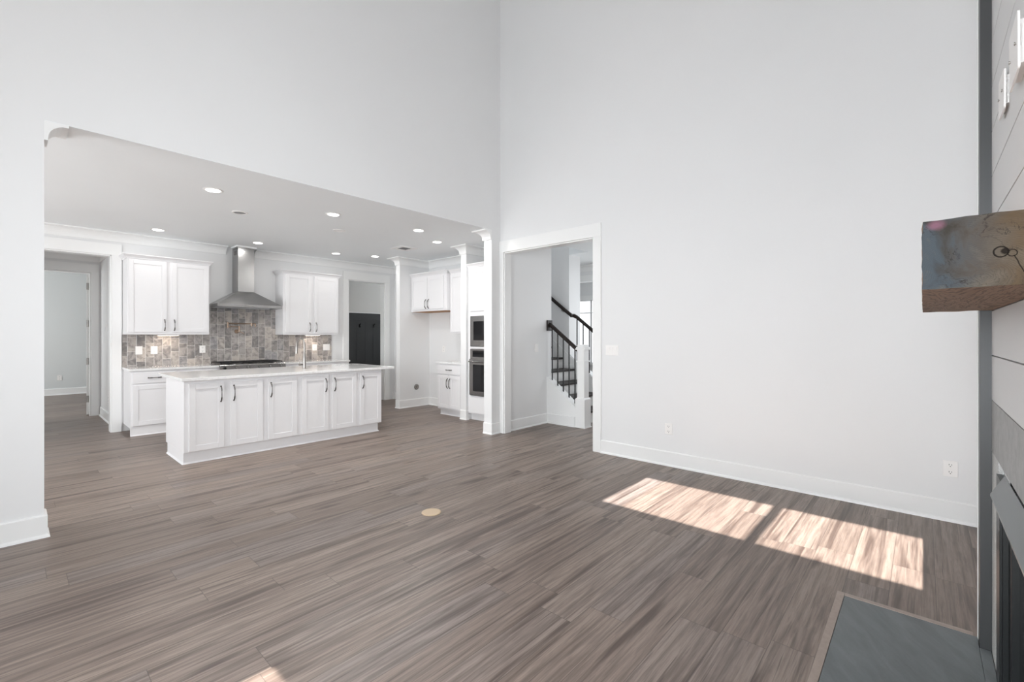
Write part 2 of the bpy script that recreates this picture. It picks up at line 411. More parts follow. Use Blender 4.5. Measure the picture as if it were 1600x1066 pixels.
def obj(name, mb, mat, parent=None, bevel=0.0, world_coords=False):
    me = bpy.data.meshes.new(name)
    vs = mb.v
    if world_coords and parent is not None:
        o0 = Vector((0, 0, 0)); q = parent
        while q is not None: o0 += q.location; q = q.parent
        vs = [tuple(Vector(p) - o0) for p in vs]
    me.from_pydata(vs, [], mb.f); me.update()
    for p, sm in zip(me.polygons, mb.sm): p.use_smooth = sm
    mats = mat if isinstance(mat, (list, tuple)) else [mat]
    for m in mats: me.materials.append(m)
    if len(mats) > 1:
        for p, i in zip(me.polygons, mb.mi): p.material_index = i
    import bmesh
    bm = bmesh.new(); bm.from_mesh(me); bmesh.ops.recalc_face_normals(bm, faces=bm.faces); bm.to_mesh(me); bm.free()
    o = bpy.data.objects.new(name, me); C.objects.link(o)
    if parent is not None: o.parent = parent
    if bevel:
        b = o.modifiers.new('bevel', 'BEVEL'); b.width = bevel; b.segments = 2; b.limit_method = 'ANGLE'; b.angle_limit = math.radians(50)
    return o

def tag(o, label=None, cat=None, group=None):
    if label: o['label'] = label
    if cat: o['category'] = cat
    if group: o['group'] = group
    return o

def thing(name, label, cat, loc=(0, 0, 0), rotz=0.0, group=None):
    o = bpy.data.objects.new(name, None); C.objects.link(o)
    o.empty_display_size = 0.05
    o.location = loc; o.rotation_euler = (0, 0, rotz)
    return tag(o, label, cat, group)

def dup(root, loc, label, rotz=None):
    def cp(o, parent):
        c = o.copy(); C.objects.link(c)
        if parent is not None: c.parent = parent
        for ch in list(o.children): cp(ch, c)
        return c
    r = cp(root, None); r.location = loc; r['label'] = label
    if rotz is not None: r.rotation_euler = (0, 0, rotz)
    return r

def struct(name, mb, mat, bevel=0.0, parent=None):
    o = obj(name, mb, mat, parent, bevel); o['kind'] = 'structure'; return o

# ------------------------------------------------------------------ shell
HW0, HW1 = 4.38, 4.53            # header wall faces
XR0, XR1 = 4.60, 4.72            # right wall faces
ZC = 2.80                        # kitchen ceiling
ZG = 6.6
YK = 8.42                        # kitchen back wall

struct('floor', MB().box(-4.2, 12, -1.6, 15, -0.05, 0.0), M['floor'])

m = MB()
m.box(-2.72, 0.16, HW0, HW1, 0, ZG); m.box(0.16, 4.43, HW0, HW1, ZC + 0.003, ZG); m.box(4.43, XR1, HW0, HW1, 0, ZG)
struct('wall_header', m, M['wall'])
m = MB()
OPN, OPF, OPH = 2.865, 4.303, 2.505
m.box(XR0, XR1, -0.7, OPN, 0, ZG); m.box(XR0, XR1, OPF, HW0, 0, ZG); m.box(XR0, XR1, OPN, OPF, OPH, ZG)
struct('wall_right', m, M['wall'])

# west wall with two columns of two windows (behind the camera); they throw the sun patches
XW0, XW1 = -2.72, -2.6
def wall_x_holes(x0, x1, ya, yb, za, zb, holes):
    m = MB(); ys = sorted({ya, yb} | {h[0] for h in holes} | {h[1] for h in holes}); zs = sorted({za, zb} | {h[2] for h in holes} | {h[3] for h in holes})
    for a, b in zip(ys, ys[1:]):
        for c, d in zip(zs, zs[1:]):
            yc, zc = (a + b) / 2, (c + d) / 2
            if any(h[0] < yc < h[1] and h[2] < zc < h[3] for h in holes): continue
            m.box(x0, x1, a, b, c, d)
    return m
TS = math.tan(SUN_EL)
zt, zb, zl = (4.07 - XW0) * TS, (3.24 - XW1) * TS, (0.72 - XW0) * TS
WH = [(0.885, 1.95, zb, zt), (-0.085, 0.81, zb, zt), (0.885, 1.97, 0.6, zl), (-0.085, 0.81, 0.6, zl)]
struct('wall_west', wall_x_holes(XW0, XW1, -0.7, HW1, 0, ZG, WH), M['wall'])
for i, (a, b, c, d) in enumerate(WH):
    m = MB(); w = 0.07
    m.box(-2.6, -2.58, a - w, b + w, d, d + w); m.box(-2.6, -2.58, a - w, b + w, c - w, c)
    m.box(-2.6, -2.58, a - w, a, c, d); m.box(-2.6, -2.58, b, b + w, c, d)
    struct('window_%d' % (i + 2), m, M['trim'])
# south wall (fireplace wall) with an unseen opening, made up to go with the south fill
m = MB()
for x0, x1, z0, z1 in ((-2.72, -1.6, 0, ZG), (0.65, XR0, 0, ZG), (-1.6, 0.65, 0, 0.6), (-1.6, 0.65, 2.5, ZG)):
    m.box(x0, x1, -0.72, -0.6, z0, z1)
struct('wall_south', m, M['wall'])
struct('ceiling', MB().box(-2.72, XR1, -0.72, HW1, ZG, ZG + 0.1), M['ceil'])

# kitchen
struct('ceiling_kitchen', MB().box(-3.6, 5.7, HW1, 10.52, ZC, ZC + 0.12).box(0.161, 4.429, HW0 + 0.0005, HW1, ZC, ZC + 0.0028), M['ceil'])
m = MB()
m.box(-3.6, -0.45, YK, YK + 0.14, 0, ZC); m.box(-0.45, 0.965, YK, YK + 0.14, 2.48, ZC); m.box(0.965, 4.492, YK, YK + 0.14, 0, ZC)
m.box(4.492, 5.312, YK, YK + 0.14, 2.465, ZC); m.box(5.312, 5.7, YK, YK + 0.14, 0, ZC)
struct('wall_kitchen_back', m, M['wall'])
m = MB(); m.box(5.55, 5.70, HW1, 7.21, 0, ZG); m.box(5.55, 5.70, 7.33, YK, 0, ZG); m.box(4.87, 5.70, 7.21, 7.33, 0, ZC); m.box(4.93, 5.55, 5.45, 5.58, 0, ZC)
struct('wall_kitchen_right', m, M['wall'])
m = wall_x_holes(-3.6, -3.5, HW1, YK, 0, ZC, [(5.0, 7.8, 0.7, 2.4)])
struct('wall_kitchen_left', m, M['wall'])

# back corridor and bedroom
struct('wall_corridor_right', MB().box(1.05, 1.17, YK + 0.14, 10.4, 0, ZC), M['wall'])
struct('wall_corridor_left', MB().box(-0.72, -0.6, YK + 0.14, 10.4, 0, ZC), M['wall'])
m = MB(); m.box(-2.6, 0.06, 10.4, 10.52, 0, ZC); m.box(0.06, 0.928, 10.4, 10.52, 2.417, ZC); m.box(0.928, 3.0, 10.4, 10.52, 0, ZC)
struct('wall_corridor_back', m, M['wall'])
struct('wall_bedroom_back', MB().box(-2.6, 3.0, 14.64, 14.75, 0, ZC), M['bluewall'])
struct('wall_bedroom_right', MB().box(2.9, 3.0, 10.52, 14.64, 0, ZC), M['bluewall'])
struct('wall_bedroom_left', wall_x_holes(-2.6, -2.5, 10.52, 14.64, 0, ZC, [(11.5, 13.7, 0.8, 2.3)]), M['bluewall'])
struct('ceiling_bedroom', MB().box(-2.6, 3.0, 10.52, 14.75, ZC, ZC + 0.1), M['ceil'])

# mudroom
struct('wall_mudroom_back', MB().box(4.0, 7.2, 9.22, 9.34, 0, ZC), M['greywall'])
struct('wall_mudroom_right', MB().box(7.0, 7.1, YK, 9.22, 0, ZC), M['greywall'])
struct('wall_mudroom_left', MB().box(4.0, 4.1, YK + 0.14, 9.22, 0, ZC), M['greywall'])
struct('wall_mudroom_front', MB().box(5.7, 7.1, YK, YK + 0.14, 0, ZC), M['greywall'])
struct('ceiling_mudroom', MB().box(5.7, 7.2, YK, 9.34, ZC, ZC + 0.1), M['ceil'])

# hall, stairwell and foyer
struct('wall_hall_back', MB().box(XR1, 5.735, 4.35, HW1, 0, ZG), M['wall'])
struct('wall_stairwell', MB().box(6.72, 7.07, 4.70, 9.0, 0, 5.6), M['wall'])
struct('wall_stairwell_back', MB().box(5.70, 6.72, 7.9, 8.0, 0, 5.6), M['wall'])
m = MB(); m.box(XR1, 9.6, -1.6, 4.30, ZC, ZC + 0.1); m.box(6.84, 9.6, 4.30, 7.0, ZC, ZC + 0.1); m.box(5.70, 6.84, 4.30, 9.0, 5.6, 5.7)
m.box(5.735, 6.84, 4.20, 4.30, ZC + 0.1, 5.6); m.box(6.72, 6.84, 4.30, 4.70, ZC, 5.6)
struct('ceiling_hall', m, M['ceil'])
m = wall_x_holes(8.0, 8.12, -1.6, 9.0, 0, ZC, [(3.0, 5.75, 0.0, 2.47)])
struct('wall_foyer', m, M['wall'])
struct('wall_foyer_end', MB().box(7.07, 8.0, 6.9, 7.0, 0, ZC), M['wall'])
WF = (2.8, 6.6, 0.70, 2.21)
m = wall_x_holes(9.5, 9.62, -1.6, 9.0, 0, ZC, [WF])
struct('wall_front', m, M['wall'])
struct('wall_front_left', MB().box(8.12, 9.5, 6.8, 6.9, 0, ZC), M['wall'])
struct('wall_hall_near', MB().box(XR1, 9.6, -1.6, -1.5, 0, ZC), M['wall'])
# front window: frame, muntins and panes
wf = struct('window_1', MB(), M['trim'])
m = MB(); a, b, c, d = WF
m.box(9.44, 9.56, a - 0.09, b + 0.09, d, d + 0.12); m.box(9.40, 9.56, a - 0.11, b + 0.11, c - 0.05, c)
m.box(9.44, 9.56, a - 0.09, a, c, d); m.box(9.44, 9.56, b, b + 0.09, c, d)
obj('window_frame', m, M['trim'], wf)
m = MB()
k = 0
yy = b - 0.33 - 0.27
while yy > a + 0.1:
    w = 0.014 if k % 4 != 3 else 0.045
    m.box(9.49, 9.53, yy - w, yy + w, c, d); yy -= 0.265; k += 1
m.box(9.492, 9.528, a, b, 1.90, 1.925)
obj('muntins', m, M['trim'], wf)
obj('pane', MB().box(9.508, 9.512, a, b, c, d), M['glass'], wf)

# ------------------------------------------------------------------ crown, baseboards, casings
def crown_prof(z=ZC, h=0.13, p=0.12):
    pr = [(0, z), (p, z), (p, z - 0.016)]
    for i in range(1, 7):
        t = i / 6 * PI / 2
        pr.append((p - 0.008 - (p - 0.026) * math.sin(t), z - 0.016 - (h - 0.034) * (1 - math.cos(t))))
    pr += [(0.018, z - h), (0, z - h)]
    return pr
tn = [0]
def trim(mb, bevel=0.0):
    tn[0] += 1
    return struct('trim_%d' % tn[0], mb, M['trim'], bevel)
trim(MB().sweep([(0.16, HW0 + 0.001), (0.16, HW1), (-3.5, HW1)], crown_prof()))
trim(MB().sweep([(-3.5, YK), (2.37, YK)], crown_prof()))
trim(MB().sweep([(2.79, YK), (5.55, YK), (5.55, 7.33), (4.87, 7.33), (4.87, 7.21), (5.55, 7.21), (5.55, 5.58), (4.93, 5.58), (4.93, 5.45),
                 (5.55, 5.45), (5.55, HW1), (4.43, HW1), (4.43, HW0 + 0.001)], crown_prof()))
trim(MB().sweep([(-0.6, 10.4), (1.05, 10.4), (1.05, YK + 0.14)], crown_prof(ZC - 0.06, 0.14, 0.11)))
trim(MB().sweep([(8.0, 7.0), (8.0, 0.0)], crown_prof(ZC, 0.12, 0.1)))

BP = [(0, 0), (0.028, 0), (0.026, 0.012), (0.016, 0.022), (0.016, 0.142), (0.010, 0.150), (0, 0.150)]
bn = []
def base(name, path):
    struct('baseboard_' + name, MB().sweep(path, BP), M['trim'])
base('right', [(XR0, 2.762), (XR0, -0.6)])
base('header_left', [(-2.6, HW0), (0.16, HW0), (0.16, HW1)])
base('header_right', [(4.43, HW1), (4.43, HW0), (4.585, HW0)])
base('hall', [(XR1 + 0.002, 4.35), (5.62, 4.35)])
base('alcove', [(4.87, 7.33), (4.87, 7.21), (5.55, 7.21), (5.55, 6.22)])
base('oven_stub', [(4.93, 5.58), (4.93, 5.45), (4.97, 5.45)])
base('corridor', [(1.05, 10.40), (1.05, YK + 0.14)])
base('bedroom', [(-2.5, 14.64), (2.9, 14.64)])
base('kitchen_right', [(5.50, YK), (5.55, YK), (5.55, 7.33)])
base('front', [(9.5, 6.8), (9.5, -1.0)])

# casing of the hall opening in the right wall (faces -X), with its jamb lining
m = MB()
m.box(XR0 - 0.02, XR0, OPN - 0.103, OPN, 0, OPH); m.box(XR0 - 0.02, XR0, OPF, 4.378, 0, OPH)
m.box(XR0 - 0.022, XR0, OPN - 0.103, 4.379, OPH, OPH + 0.155)
m.box(XR0 - 0.005, XR1 + 0.005, OPF - 0.014, OPF - 0.0005, 0, OPH - 0.001); m.box(XR0 - 0.005, XR1 + 0.005, OPN + 0.0005, OPN + 0.014, 0, OPH - 0.001)
m.box(XR0 - 0.005, XR1 + 0.005, OPN + 0.001, OPF - 0.001, OPH - 0.016, OPH - 0.001)
trim(m, 0.0015)
# casings on the kitchen back wall (face -Y)
def casing_y(x0, x1, z1, y, w=0.105, hh=0.155, legs=(True, True), depth=0.14):
    m = MB()
    if legs[0]: m.box(x0 - w, x0, y - 0.02, y, 0, z1)
    if legs[1]: m.box(x1, x1 + w, y - 0.02, y, 0, z1)
    m.box(x0 - w, x1 + w, y - 0.023, y, z1, z1 + hh)
    m.box(x0 + 0.0005, x0 + 0.015, y - 0.004, y + depth + 0.003, 0, z1 - 0.001); m.box(x1 - 0.015, x1 - 0.0005, y - 0.004, y + depth + 0.003, 0, z1 - 0.001)
    m.box(x0 + 0.001, x1 - 0.001, y - 0.004, y + depth + 0.003, z1 - 0.016, z1 - 0.001)
    return trim(m, 0.0015)
casing_y(-0.45, 0.965, 2.48, YK)
casing_y(4.492, 5.312, 2.465, YK, 0.112)
casing_y(0.06, 0.928, 2.417, 10.4, 0.1, 0.14, depth=0.12)
# foyer opening casing
m = MB(); m.box(7.985, 8.0, 2.9, 5.75, 2.47, 2.60)
trim(m)

# open bedroom door standing against the room's right side, edge on to the camera
dr = struct('door_1', MB(), M['trim'])
m = MB(); q = [(0.884, 10.53), (0.919, 10.53), (1.003, 11.33), (0.968, 11.33)]
m.hexa([(x, y, 0.012) for x, y in q] + [(x, y, 2.40) for x, y in q])
obj('door_leaf', m, M['trim'], dr, 0.002)
for z in (0.28, 0.92, 1.56, 2.19):
    obj('hinge', MB().box(0.882, 0.9275, 10.516, 10.529, z - 0.055, z + 0.055).tube([(0.914, 10.512, z - 0.055), (0.914, 10.512, z + 0.055)], 0.008, 8), M['nickel'], dr)

# ------------------------------------------------------------------ fittings: switches, outlets
def outlet_mesh_parts(root, w=0.076, h=0.12, kind='outlet', gangs=1):
    p = obj('plate', MB().box(-w * gangs / 2 - (gangs - 1) * -0.014, w * gangs / 2 - (gangs - 1) * 0.014, -0.007, 0.0, -h / 2, h / 2), M['plastic'], root, 0.002)
    for g in range(gangs):
        cx = (g - (gangs - 1) / 2) * 0.046
        if kind == 'outlet':
            for dz in (-0.026, 0.026):
                m = MB().lathe((cx, -0.0085, dz), [(0.0165, 0.0), (0.0165, 0.002)], 20, 'y')
                m.box(cx - 0.008, cx - 0.0052, -0.0094, -0.0086, dz - 0.001, dz + 0.009, 1)
                m.box(cx + 0.0052, cx + 0.008, -0.0094, -0.0086, dz - 0.001, dz + 0.008, 1)
                m.box(cx - 0.0025, cx + 0.0025, -0.0094, -0.0086, dz - 0.011, dz - 0.006, 1)
                obj('socket', m, [M['plastic'], M['slot']], root)
        else:
            obj('rocker', MB().hexa([(cx - 0.016, -0.0075, -0.033), (cx + 0.016, -0.0075, -0.033), (cx + 0.016, -0.0065, -0.033), (cx - 0.016, -0.0065, -0.033),
                                     (cx - 0.016, -0.0125, 0.033), (cx + 0.016, -0.0125, 0.033), (cx + 0.016, -0.0065, 0.033), (cx - 0.016, -0.0065, 0.033)]), M['plastic'], root)
FX = -PI / 2          # fronts facing -X
o1 = thing('wall_outlet', 'white duplex outlet low on the right wall near the fireplace and sun patches', 'electrical outlet', (XR0, -0.145, 0.383), FX)
outlet_mesh_parts(o1, 0.08, 0.115)
dup(o1, (XR0, 1.963, 0.383), 'white duplex outlet low on the right wall beside the hall opening')
dup(o1, (0.78, 14.64, 0.39), 'white outlet low on the far wall of the room behind the corridor', 0)
dup(o1, (1.437, 8.409, 1.14), 'pale outlet on the tiled backsplash, second plate from its left end', 0)
dup(o1, (2.043, 8.409, 1.14), 'pale outlet on the backsplash just left of the rangetop', 0)
dup(o1, (3.82, 8.409, 1.135), 'pale outlet on the backsplash right of the island faucet', 0)
dup(o1, (1.05, 9.43, 0.36), 'white outlet low on the corridor side wall', FX)
dup(o1, (5.55, 6.76, 1.10), 'white outlet on the fridge alcove wall above the small base cabinet', FX)
s1 = thing('light_switch', 'pale single switch plate at the left end of the tiled backsplash', 'light switch', (1.262, 8.409, 1.14))
outlet_mesh_parts(s1, 0.078, 0.12, 'switch')
dup(s1, (5.36, 4.35, 1.165), 'single light switch on the hall wall beside the stairs', 0)
dup(s1, (1.05, 9.62, 1.48), 'white switch on the corridor side wall beyond the kitchen', FX)
s2 = thing('switch_bank', 'wide pale multi gang plate at the right end of the tiled backsplash', 'light switch', (4.045, 8.409, 1.135))
outlet_mesh_parts(s2, 0.078, 0.12, 'switch', 2)
s3 = thing('switch_bank', 'white three gang switch plate on the right wall beside the hall opening', 'light switch', (XR0, 2.625, 1.185), FX)
outlet_mesh_parts(s3, 0.072, 0.115, 'switch', 3)
t = thing('thermostat', 'small white thermostat high on the corridor wall beside the casing', 'thermostat', (1.05, 9.05, 1.56), FX)
obj('housing', MB().box(-0.045, 0.045, -0.022, 0, -0.06, 0.06), M['plastic'], t, 0.004)

t = thing('water_box', 'round metal water supply box recessed low in the fridge alcove side wall', 'water supply box', (5.24, 7.21, 0.375))
obj('ring', MB().lathe((0, -0.012, 0), [(0.036, 0.0), (0.052, 0.0), (0.052, 0.011), (0.036, 0.011)], 28, 'y'), M['nickel'], t)
obj('bowl', MB().lathe((0, -0.004, 0), [(0.036, 0.0), (0.036, 0.003)], 24, 'y'), M['groove'], t)
obj('valve', MB().tube([(-0.01, -0.006, -0.022), (-0.01, -0.02, 0.0), (0.005, -0.02, 0.014)], 0.007, 8), M['nickel'], t)

t = thing('floor_outlet', 'round tan floor outlet cover set in the wood floor', 'floor outlet', (2.167, 2.79, 0.0))
obj('ring', MB().lathe((0, 0, 0), [(0.062, 0.0005), (0.075, 0.0005), (0.073, 0.005), (0.062, 0.006)], 40), M['outletring'], t)
lid = obj('lid', MB().lathe((0, 0, 0), [(0.0621, 0.0005), (0.0621, 0.0045)], 40), M['outletdisc'], t)
for q in ((0.0, -0.012), (0.02, 0.012)): obj('screw', MB().lathe((q[0], q[1], 0.0045), [(0.006, 0), (0.006, 0.001)], 12), M['board'], lid)

# ------------------------------------------------------------------ ceiling fixtures
def downlight(x, y, label, power):
    t = thing('recessed_downlight', label, 'ceiling light', (x, y, ZC), 0, 'recessed downlights in the kitchen ceiling')
    obj('trim_ring', MB().lathe((0, 0, 0), [(0.062, -0.001), (0.062, -0.006), (0.085, -0.004), (0.088, -0.0005)], 36), M['plastic'], t)
    obj('lens', MB().lathe((0, 0, 0), [(0.0615, -0.0062), (0.0615, -0.0075)], 36), M['lens'], t)
    l = bpy.data.lights.new('downlight_lamp', 'AREA'); l.shape = 'DISK'; l.size = 0.12; l.energy = power; l.color = (1.0, 0.98, 0.95)
    lo = bpy.data.objects.new('downlight_lamp', l); C.objects.link(lo); lo.parent = t; lo.location = (0, 0, -0.012)
    return t
d0 = downlight(1.363, 5.236, 'lit downlight at the left end of the front row, before the island', 18)
dim_ = [q for q in d0.children if q.type == 'LIGHT'][0].data.copy(); dim_.energy = 2.2      # the row by the wall cabinets is dimmed
for x, y, lb in [(1.368, 7.749, 'lit downlight above the left wall cabinet'), (2.603, 7.687, 'lit downlight just in front of the range hood chimney'),
                 (2.597, 5.219, 'lit downlight nearest the header, middle of the front row'),
                 (3.856, 7.654, 'lit downlight above the right wall cabinet'), (4.471, 7.403, 'lit downlight in front of the mudroom opening'),
                 (3.775, 5.143, 'lit front row downlight left of the one by the oven tower'), (4.429, 5.56, 'lit downlight nearest the oven tower and the fridge stub wall')]:
    c_ = dup(d0, (x, y, ZC), lb)
    if y > 7 or x > 4.4:
        for q in c_.children:
            if q.type == 'LIGHT': q.data = dim_
cv = thing('ceiling_cover_plate', 'round blank cover plate in the ceiling above the left half of the island', 'ceiling cover', (1.821, 5.951, ZC))
obj('rim', MB().lathe((0, 0, 0), [(0.062, -0.001), (0.062, -0.010), (0.078, -0.009), (0.084, -0.0005)], 36), M['plastic'], cv)
obj('disc', MB().lathe((0, 0, 0), [(0.0615, -0.001), (0.0615, -0.006)], 36), M['groove'], cv)
c2 = dup(cv, (3.044, 5.951, ZC), 'round blank cover plate in the ceiling above the right half of the island')
for ch in c2.children:
    if ch.name.startswith('disc'): ch.data = ch.data.copy(); ch.data.materials[0] = M['plastic']
t = thing('ceiling_vent', 'square white air vent with grey louvres in the kitchen ceiling', 'air vent', (4.39, 6.37, ZC))
m = MB(); h = 0.165; g = 0.085
m.box(-h, h, -h, -g, -0.008, -0.0005); m.box(-h, h, g, h, -0.008, -0.0005); m.box(-h, -g, -g, g, -0.008, -0.0005); m.box(g, h, -g, g, -0.008, -0.0005)
obj('frame', m, M['plastic'], t)
m = MB()
for i in range(8):
    y = -g + 0.01 + i * 0.0215
    m.hexa([(-g, y, -0.007), (g, y, -0.007), (g, y + 0.003, -0.007), (-g, y + 0.003, -0.007), (-g, y + 0.010, -0.001), (g, y + 0.010, -0.001), (g, y + 0.013, -0.001), (-g, y + 0.013, -0.001)])
obj('louvres', m, M['groove'], t)

# ------------------------------------------------------------------ cabinetry (local: x along the front, -y out of the front, z up)
def door_mb(x0, x1, z0, z1, y=0.0, st=0.058):
    m = MB(); a, b = y - 0.021, y - 0.001
    m.box(x0, x0 + st, a, b, z0, z1); m.box(x1 - st, x1, a, b, z0, z1)
    m.box(x0 + st, x1 - st, a, b, z0, z0 + st); m.box(x0 + st, x1 - st, a, b, z1 - st, z1)
    m.box(x0 + st, x1 - st, y - 0.013, b, z0 + st, z1 - st)
    return m
def pull_mb(x, z, L=0.15, horizontal=False, y=0.0):
    pts = []; rs = []
    for i in range(13):
        u = i / 12 * 2 - 1
        out = 0.030 * (1 - u * u) ** 0.6 + 0.004 if abs(u) < 1 else 0.002
        s_ = u * L / 2
        pts.append((x + s_, y - 0.021 - out, z) if horizontal else (x, y - 0.021 - out, z + s_))
        rs.append(0.0042 + 0.0028 * (abs(abs(u) - 0.6) < 0.25) + (0.002 if abs(u) > 0.95 else 0))
    m = MB().tube(pts, rs, 8)
    for s_ in (-L / 2, L / 2):
        c = (x + s_, y - 0.0215, z) if horizontal else (x, y - 0.0215, z + s_)
        m.lathe((c[0], c[1] - 0.004, c[2]), [(0.008, 0), (0.009, 0.0045)], 10, 'y')
    return m
def cabinet_crown(x0, x1, depth, z, sides=(True, True)):
    # sweep around left side, front, right side
    path = []
    if sides[0]: path.append((x0, depth))
    path += [(x0, 0.0), (x1, 0.0)]
    if sides[1]: path.append((x1, depth))
    # the outside is on the right when walking left side -> front -> right side
    pr = [(0, z), (0.048, z + 0.0), (0.048, z - 0.012)]
    pr = [(-0.01, z + 0.062), (0.048, z + 0.062), (0.048, z + 0.050), (0.030, z + 0.034), (0.014, z + 0.012), (0.010, z), (-0.01, z)]
    return MB().sweep(path, pr)

def add_door(t, x0, x1, z0, z1, px=None, pz=None, L=0.15):
    d = obj('door', door_mb(x0, x1, z0, z1), M['cab'], t, 0.0015)
    if px is not None: obj('handle', pull_mb(px, pz, L), M['bronze'], d)
    return d
def add_drawer(t, x0, x1, z0, z1, L=0.14, handle=True):
    d = obj('drawer', MB().box(x0, x1, -0.021, -0.001, z0, z1), M['cab'], t, 0.003)
    if handle: obj('handle', pull_mb((x0 + x1) / 2, (z0 + z1) / 2, L, True), M['bronze'], d)
    return d

# upper left
t = thing('wall_cabinet', 'white two door wall cabinet left of the range hood', 'cabinet', (1.085, 8.09, 1.37))
obj('body', MB().box(0, 0.97, 0, 0.327, 0, 1.05), M['cab'], t, 0.001)
add_door(t, 0.012, 0.440, 0.034, 1.04, 0.415, 0.135); add_door(t, 0.503, 0.955, 0.034, 1.04, 0.53, 0.135)
obj('crown', cabinet_crown(0, 0.97, 0.327, 1.05), M['cab'], t)
t = thing('wall_cabinet', 'white two door wall cabinet right of the range hood', 'cabinet', (3.13, 8.09, 1.37))
obj('body', MB().box(0, 0.995, 0, 0.327, 0, 1.05), M['cab'], t, 0.001)
add_door(t, 0.043, 0.480, 0.034, 1.04, 0.452, 0.135); add_door(t, 0.535, 0.975, 0.034, 1.04, 0.565, 0.135)
obj('crown', cabinet_crown(0, 0.995, 0.327, 1.05), M['cab'], t)
# under-cabinet lights
ul = None
for x, lb in ((1.58, 'small warm light fixed under the left wall cabinet'), (3.72, 'small warm light fixed under the right wall cabinet')):
    t = thing('under_cabinet_light', lb, 'light', (x, 8.27, 1.369), 0)
    obj('housing', MB().box(-0.13, 0.13, -0.03, 0.03, -0.016, -0.0005), M['plastic'], t)
    obj('lens', MB().box(-0.12, 0.12, -0.022, 0.022, -0.018, -0.0163), M['warmlens'], t)
    l = bpy.data.lights.new('under_cabinet_lamp', 'AREA'); l.shape = 'RECTANGLE'; l.size = 0.22; l.size_y = 0.04; l.energy = 0.9; l.color = (1.0, 0.84, 0.70)
    lo = bpy.data.objects.new('under_cabinet_lamp', l); C.objects.link(lo); lo.parent = t; lo.location = (0, 0, -0.021)

# backsplash
m = MB(); m.box(1.0755, 4.146, 8.41, YK - 0.0002, 0.906, 1.3695); m.box(2.056, 3.129, 8.41, YK - 0.0002, 1.3695, 1.80)
tag(obj('tiled_backsplash', m, M['tile']), 'grey stacked vertical tile backsplash behind the rangetop and counter', 'backsplash')

# base run under the back worktop
def base_cab(x, y, w, label, d=0.548, drawer=True, split=False, rot=0.0, handle_in='right', flush_toe=True, left_end=0.0):
    t = thing('base_cabinet', label, 'cabinet', (x, y, 0), rot)
    m = MB().box(0, w, 0, d, 0.105, 0.874)
    obj('body', m, M['cab'], t, 0.001)
    obj('toe_board', MB().box(0.0 if flush_toe else 0.0, w, 0.008 if flush_toe else 0.065, 0.03 if flush_toe else 0.085, 0, 0.1045).sweep([(0, 0.008 if flush_toe else 0.065), (w, 0.008 if flush_toe else 0.065)], [(0, 0), (0.010, 0), (0.0, 0.014)]), M['cab'], t)
    zt = 0.85
    if drawer:
        add_drawer(t, 0.022, w - 0.022, 0.705, zt); zt = 0.680
    if split:
        c = w / 2
        add_door(t, 0.022, c - 0.003, 0.135, zt, c - 0.03, zt - 0.13, 0.16); add_door(t, c + 0.003, w - 0.022, 0.135, zt, c + 0.03, zt - 0.13, 0.16)
    else:
        add_door(t, 0.022, w - 0.022, 0.135, zt, w - 0.05 if handle_in == 'right' else 0.05, zt - 0.12)
    return t
base_cab(1.092, 7.87, 0.515, 'white base cabinet at the left end of the back run, drawer over door')
base_cab(1.608, 7.87, 0.510, 'white base cabinet just left of the rangetop, mostly behind the island')
base_cab(2.119, 7.87, 0.945, 'wide white base cabinet under the rangetop, hidden behind the island', drawer=False, split=True).children[0]
base_cab(3.065, 7.87, 0.54, 'white base cabinet just right of the rangetop behind the island')
base_cab(3.606, 7.87, 0.545, 'white base cabinet at the right end of the back run behind the island')
m = MB(); m.box(1.0755, 2.118, 7.84, 8.4095, 0.875, 0.905); m.box(3.064, 4.225, 7.84, 8.4095, 0.875, 0.905); m.box(2.118, 3.064, 8.385, 8.4095, 0.875, 0.905)
tag(obj('back_worktop', m, M['quartz'], bevel=0.003), 'white quartz worktop along the tiled back wall', 'worktop')

# rangetop
t = thing('rangetop', 'stainless gas rangetop with black grates under the hood', 'cooktop', (2.121, 7.80, 0.8755))
obj('body', MB().box(0, 0.940, 0.045, 0.582, 0.0, 0.035), M['steel'], t, 0.002)
fp = obj('front_panel', MB().prism([(0.0, -0.045), (0.044, -0.045), (0.044, 0.036), (0.012, 0.036), (0.0, 0.024)], 'x', 0.0, 0.940), M['steel'], t, 0.001)
for i in range(6):
    x = 0.06 + i * 0.164
    obj('knob', MB().lathe((x, -0.030, -0.012), [(0.017, 0.0), (0.020, 0.006), (0.021, 0.029)], 20, 'y'), M['frameblack'] if i == 0 else M['steel'], fp)
for i in range(3):
    x0 = 0.025 + i * 0.30; m = MB(); z0, z1 = 0.052, 0.066
    for x in (x0, x0 + 0.141, x0 + 0.282): m.box(x, x + 0.010, 0.07, 0.55, z0, z1)
    for y in (0.07, 0.19, 0.31, 0.43, 0.54): m.box(x0, x0 + 0.292, y, y + 0.010, z0, z1)
    for x in (x0, x0 + 0.282):
        for y in (0.07, 0.54): m.box(x, x + 0.01, y, y + 0.01, 0.0355, z0)
    obj('grate', m, M['iron'], t)
for i in range(3):
    for y in (0.17, 0.43):
        obj('burner', MB().lathe((0.171 + i * 0.30, y, 0.0355), [(0.045, 0), (0.045, 0.008), (0.03, 0.013), (0.01, 0.014)], 24), M['iron'], t)

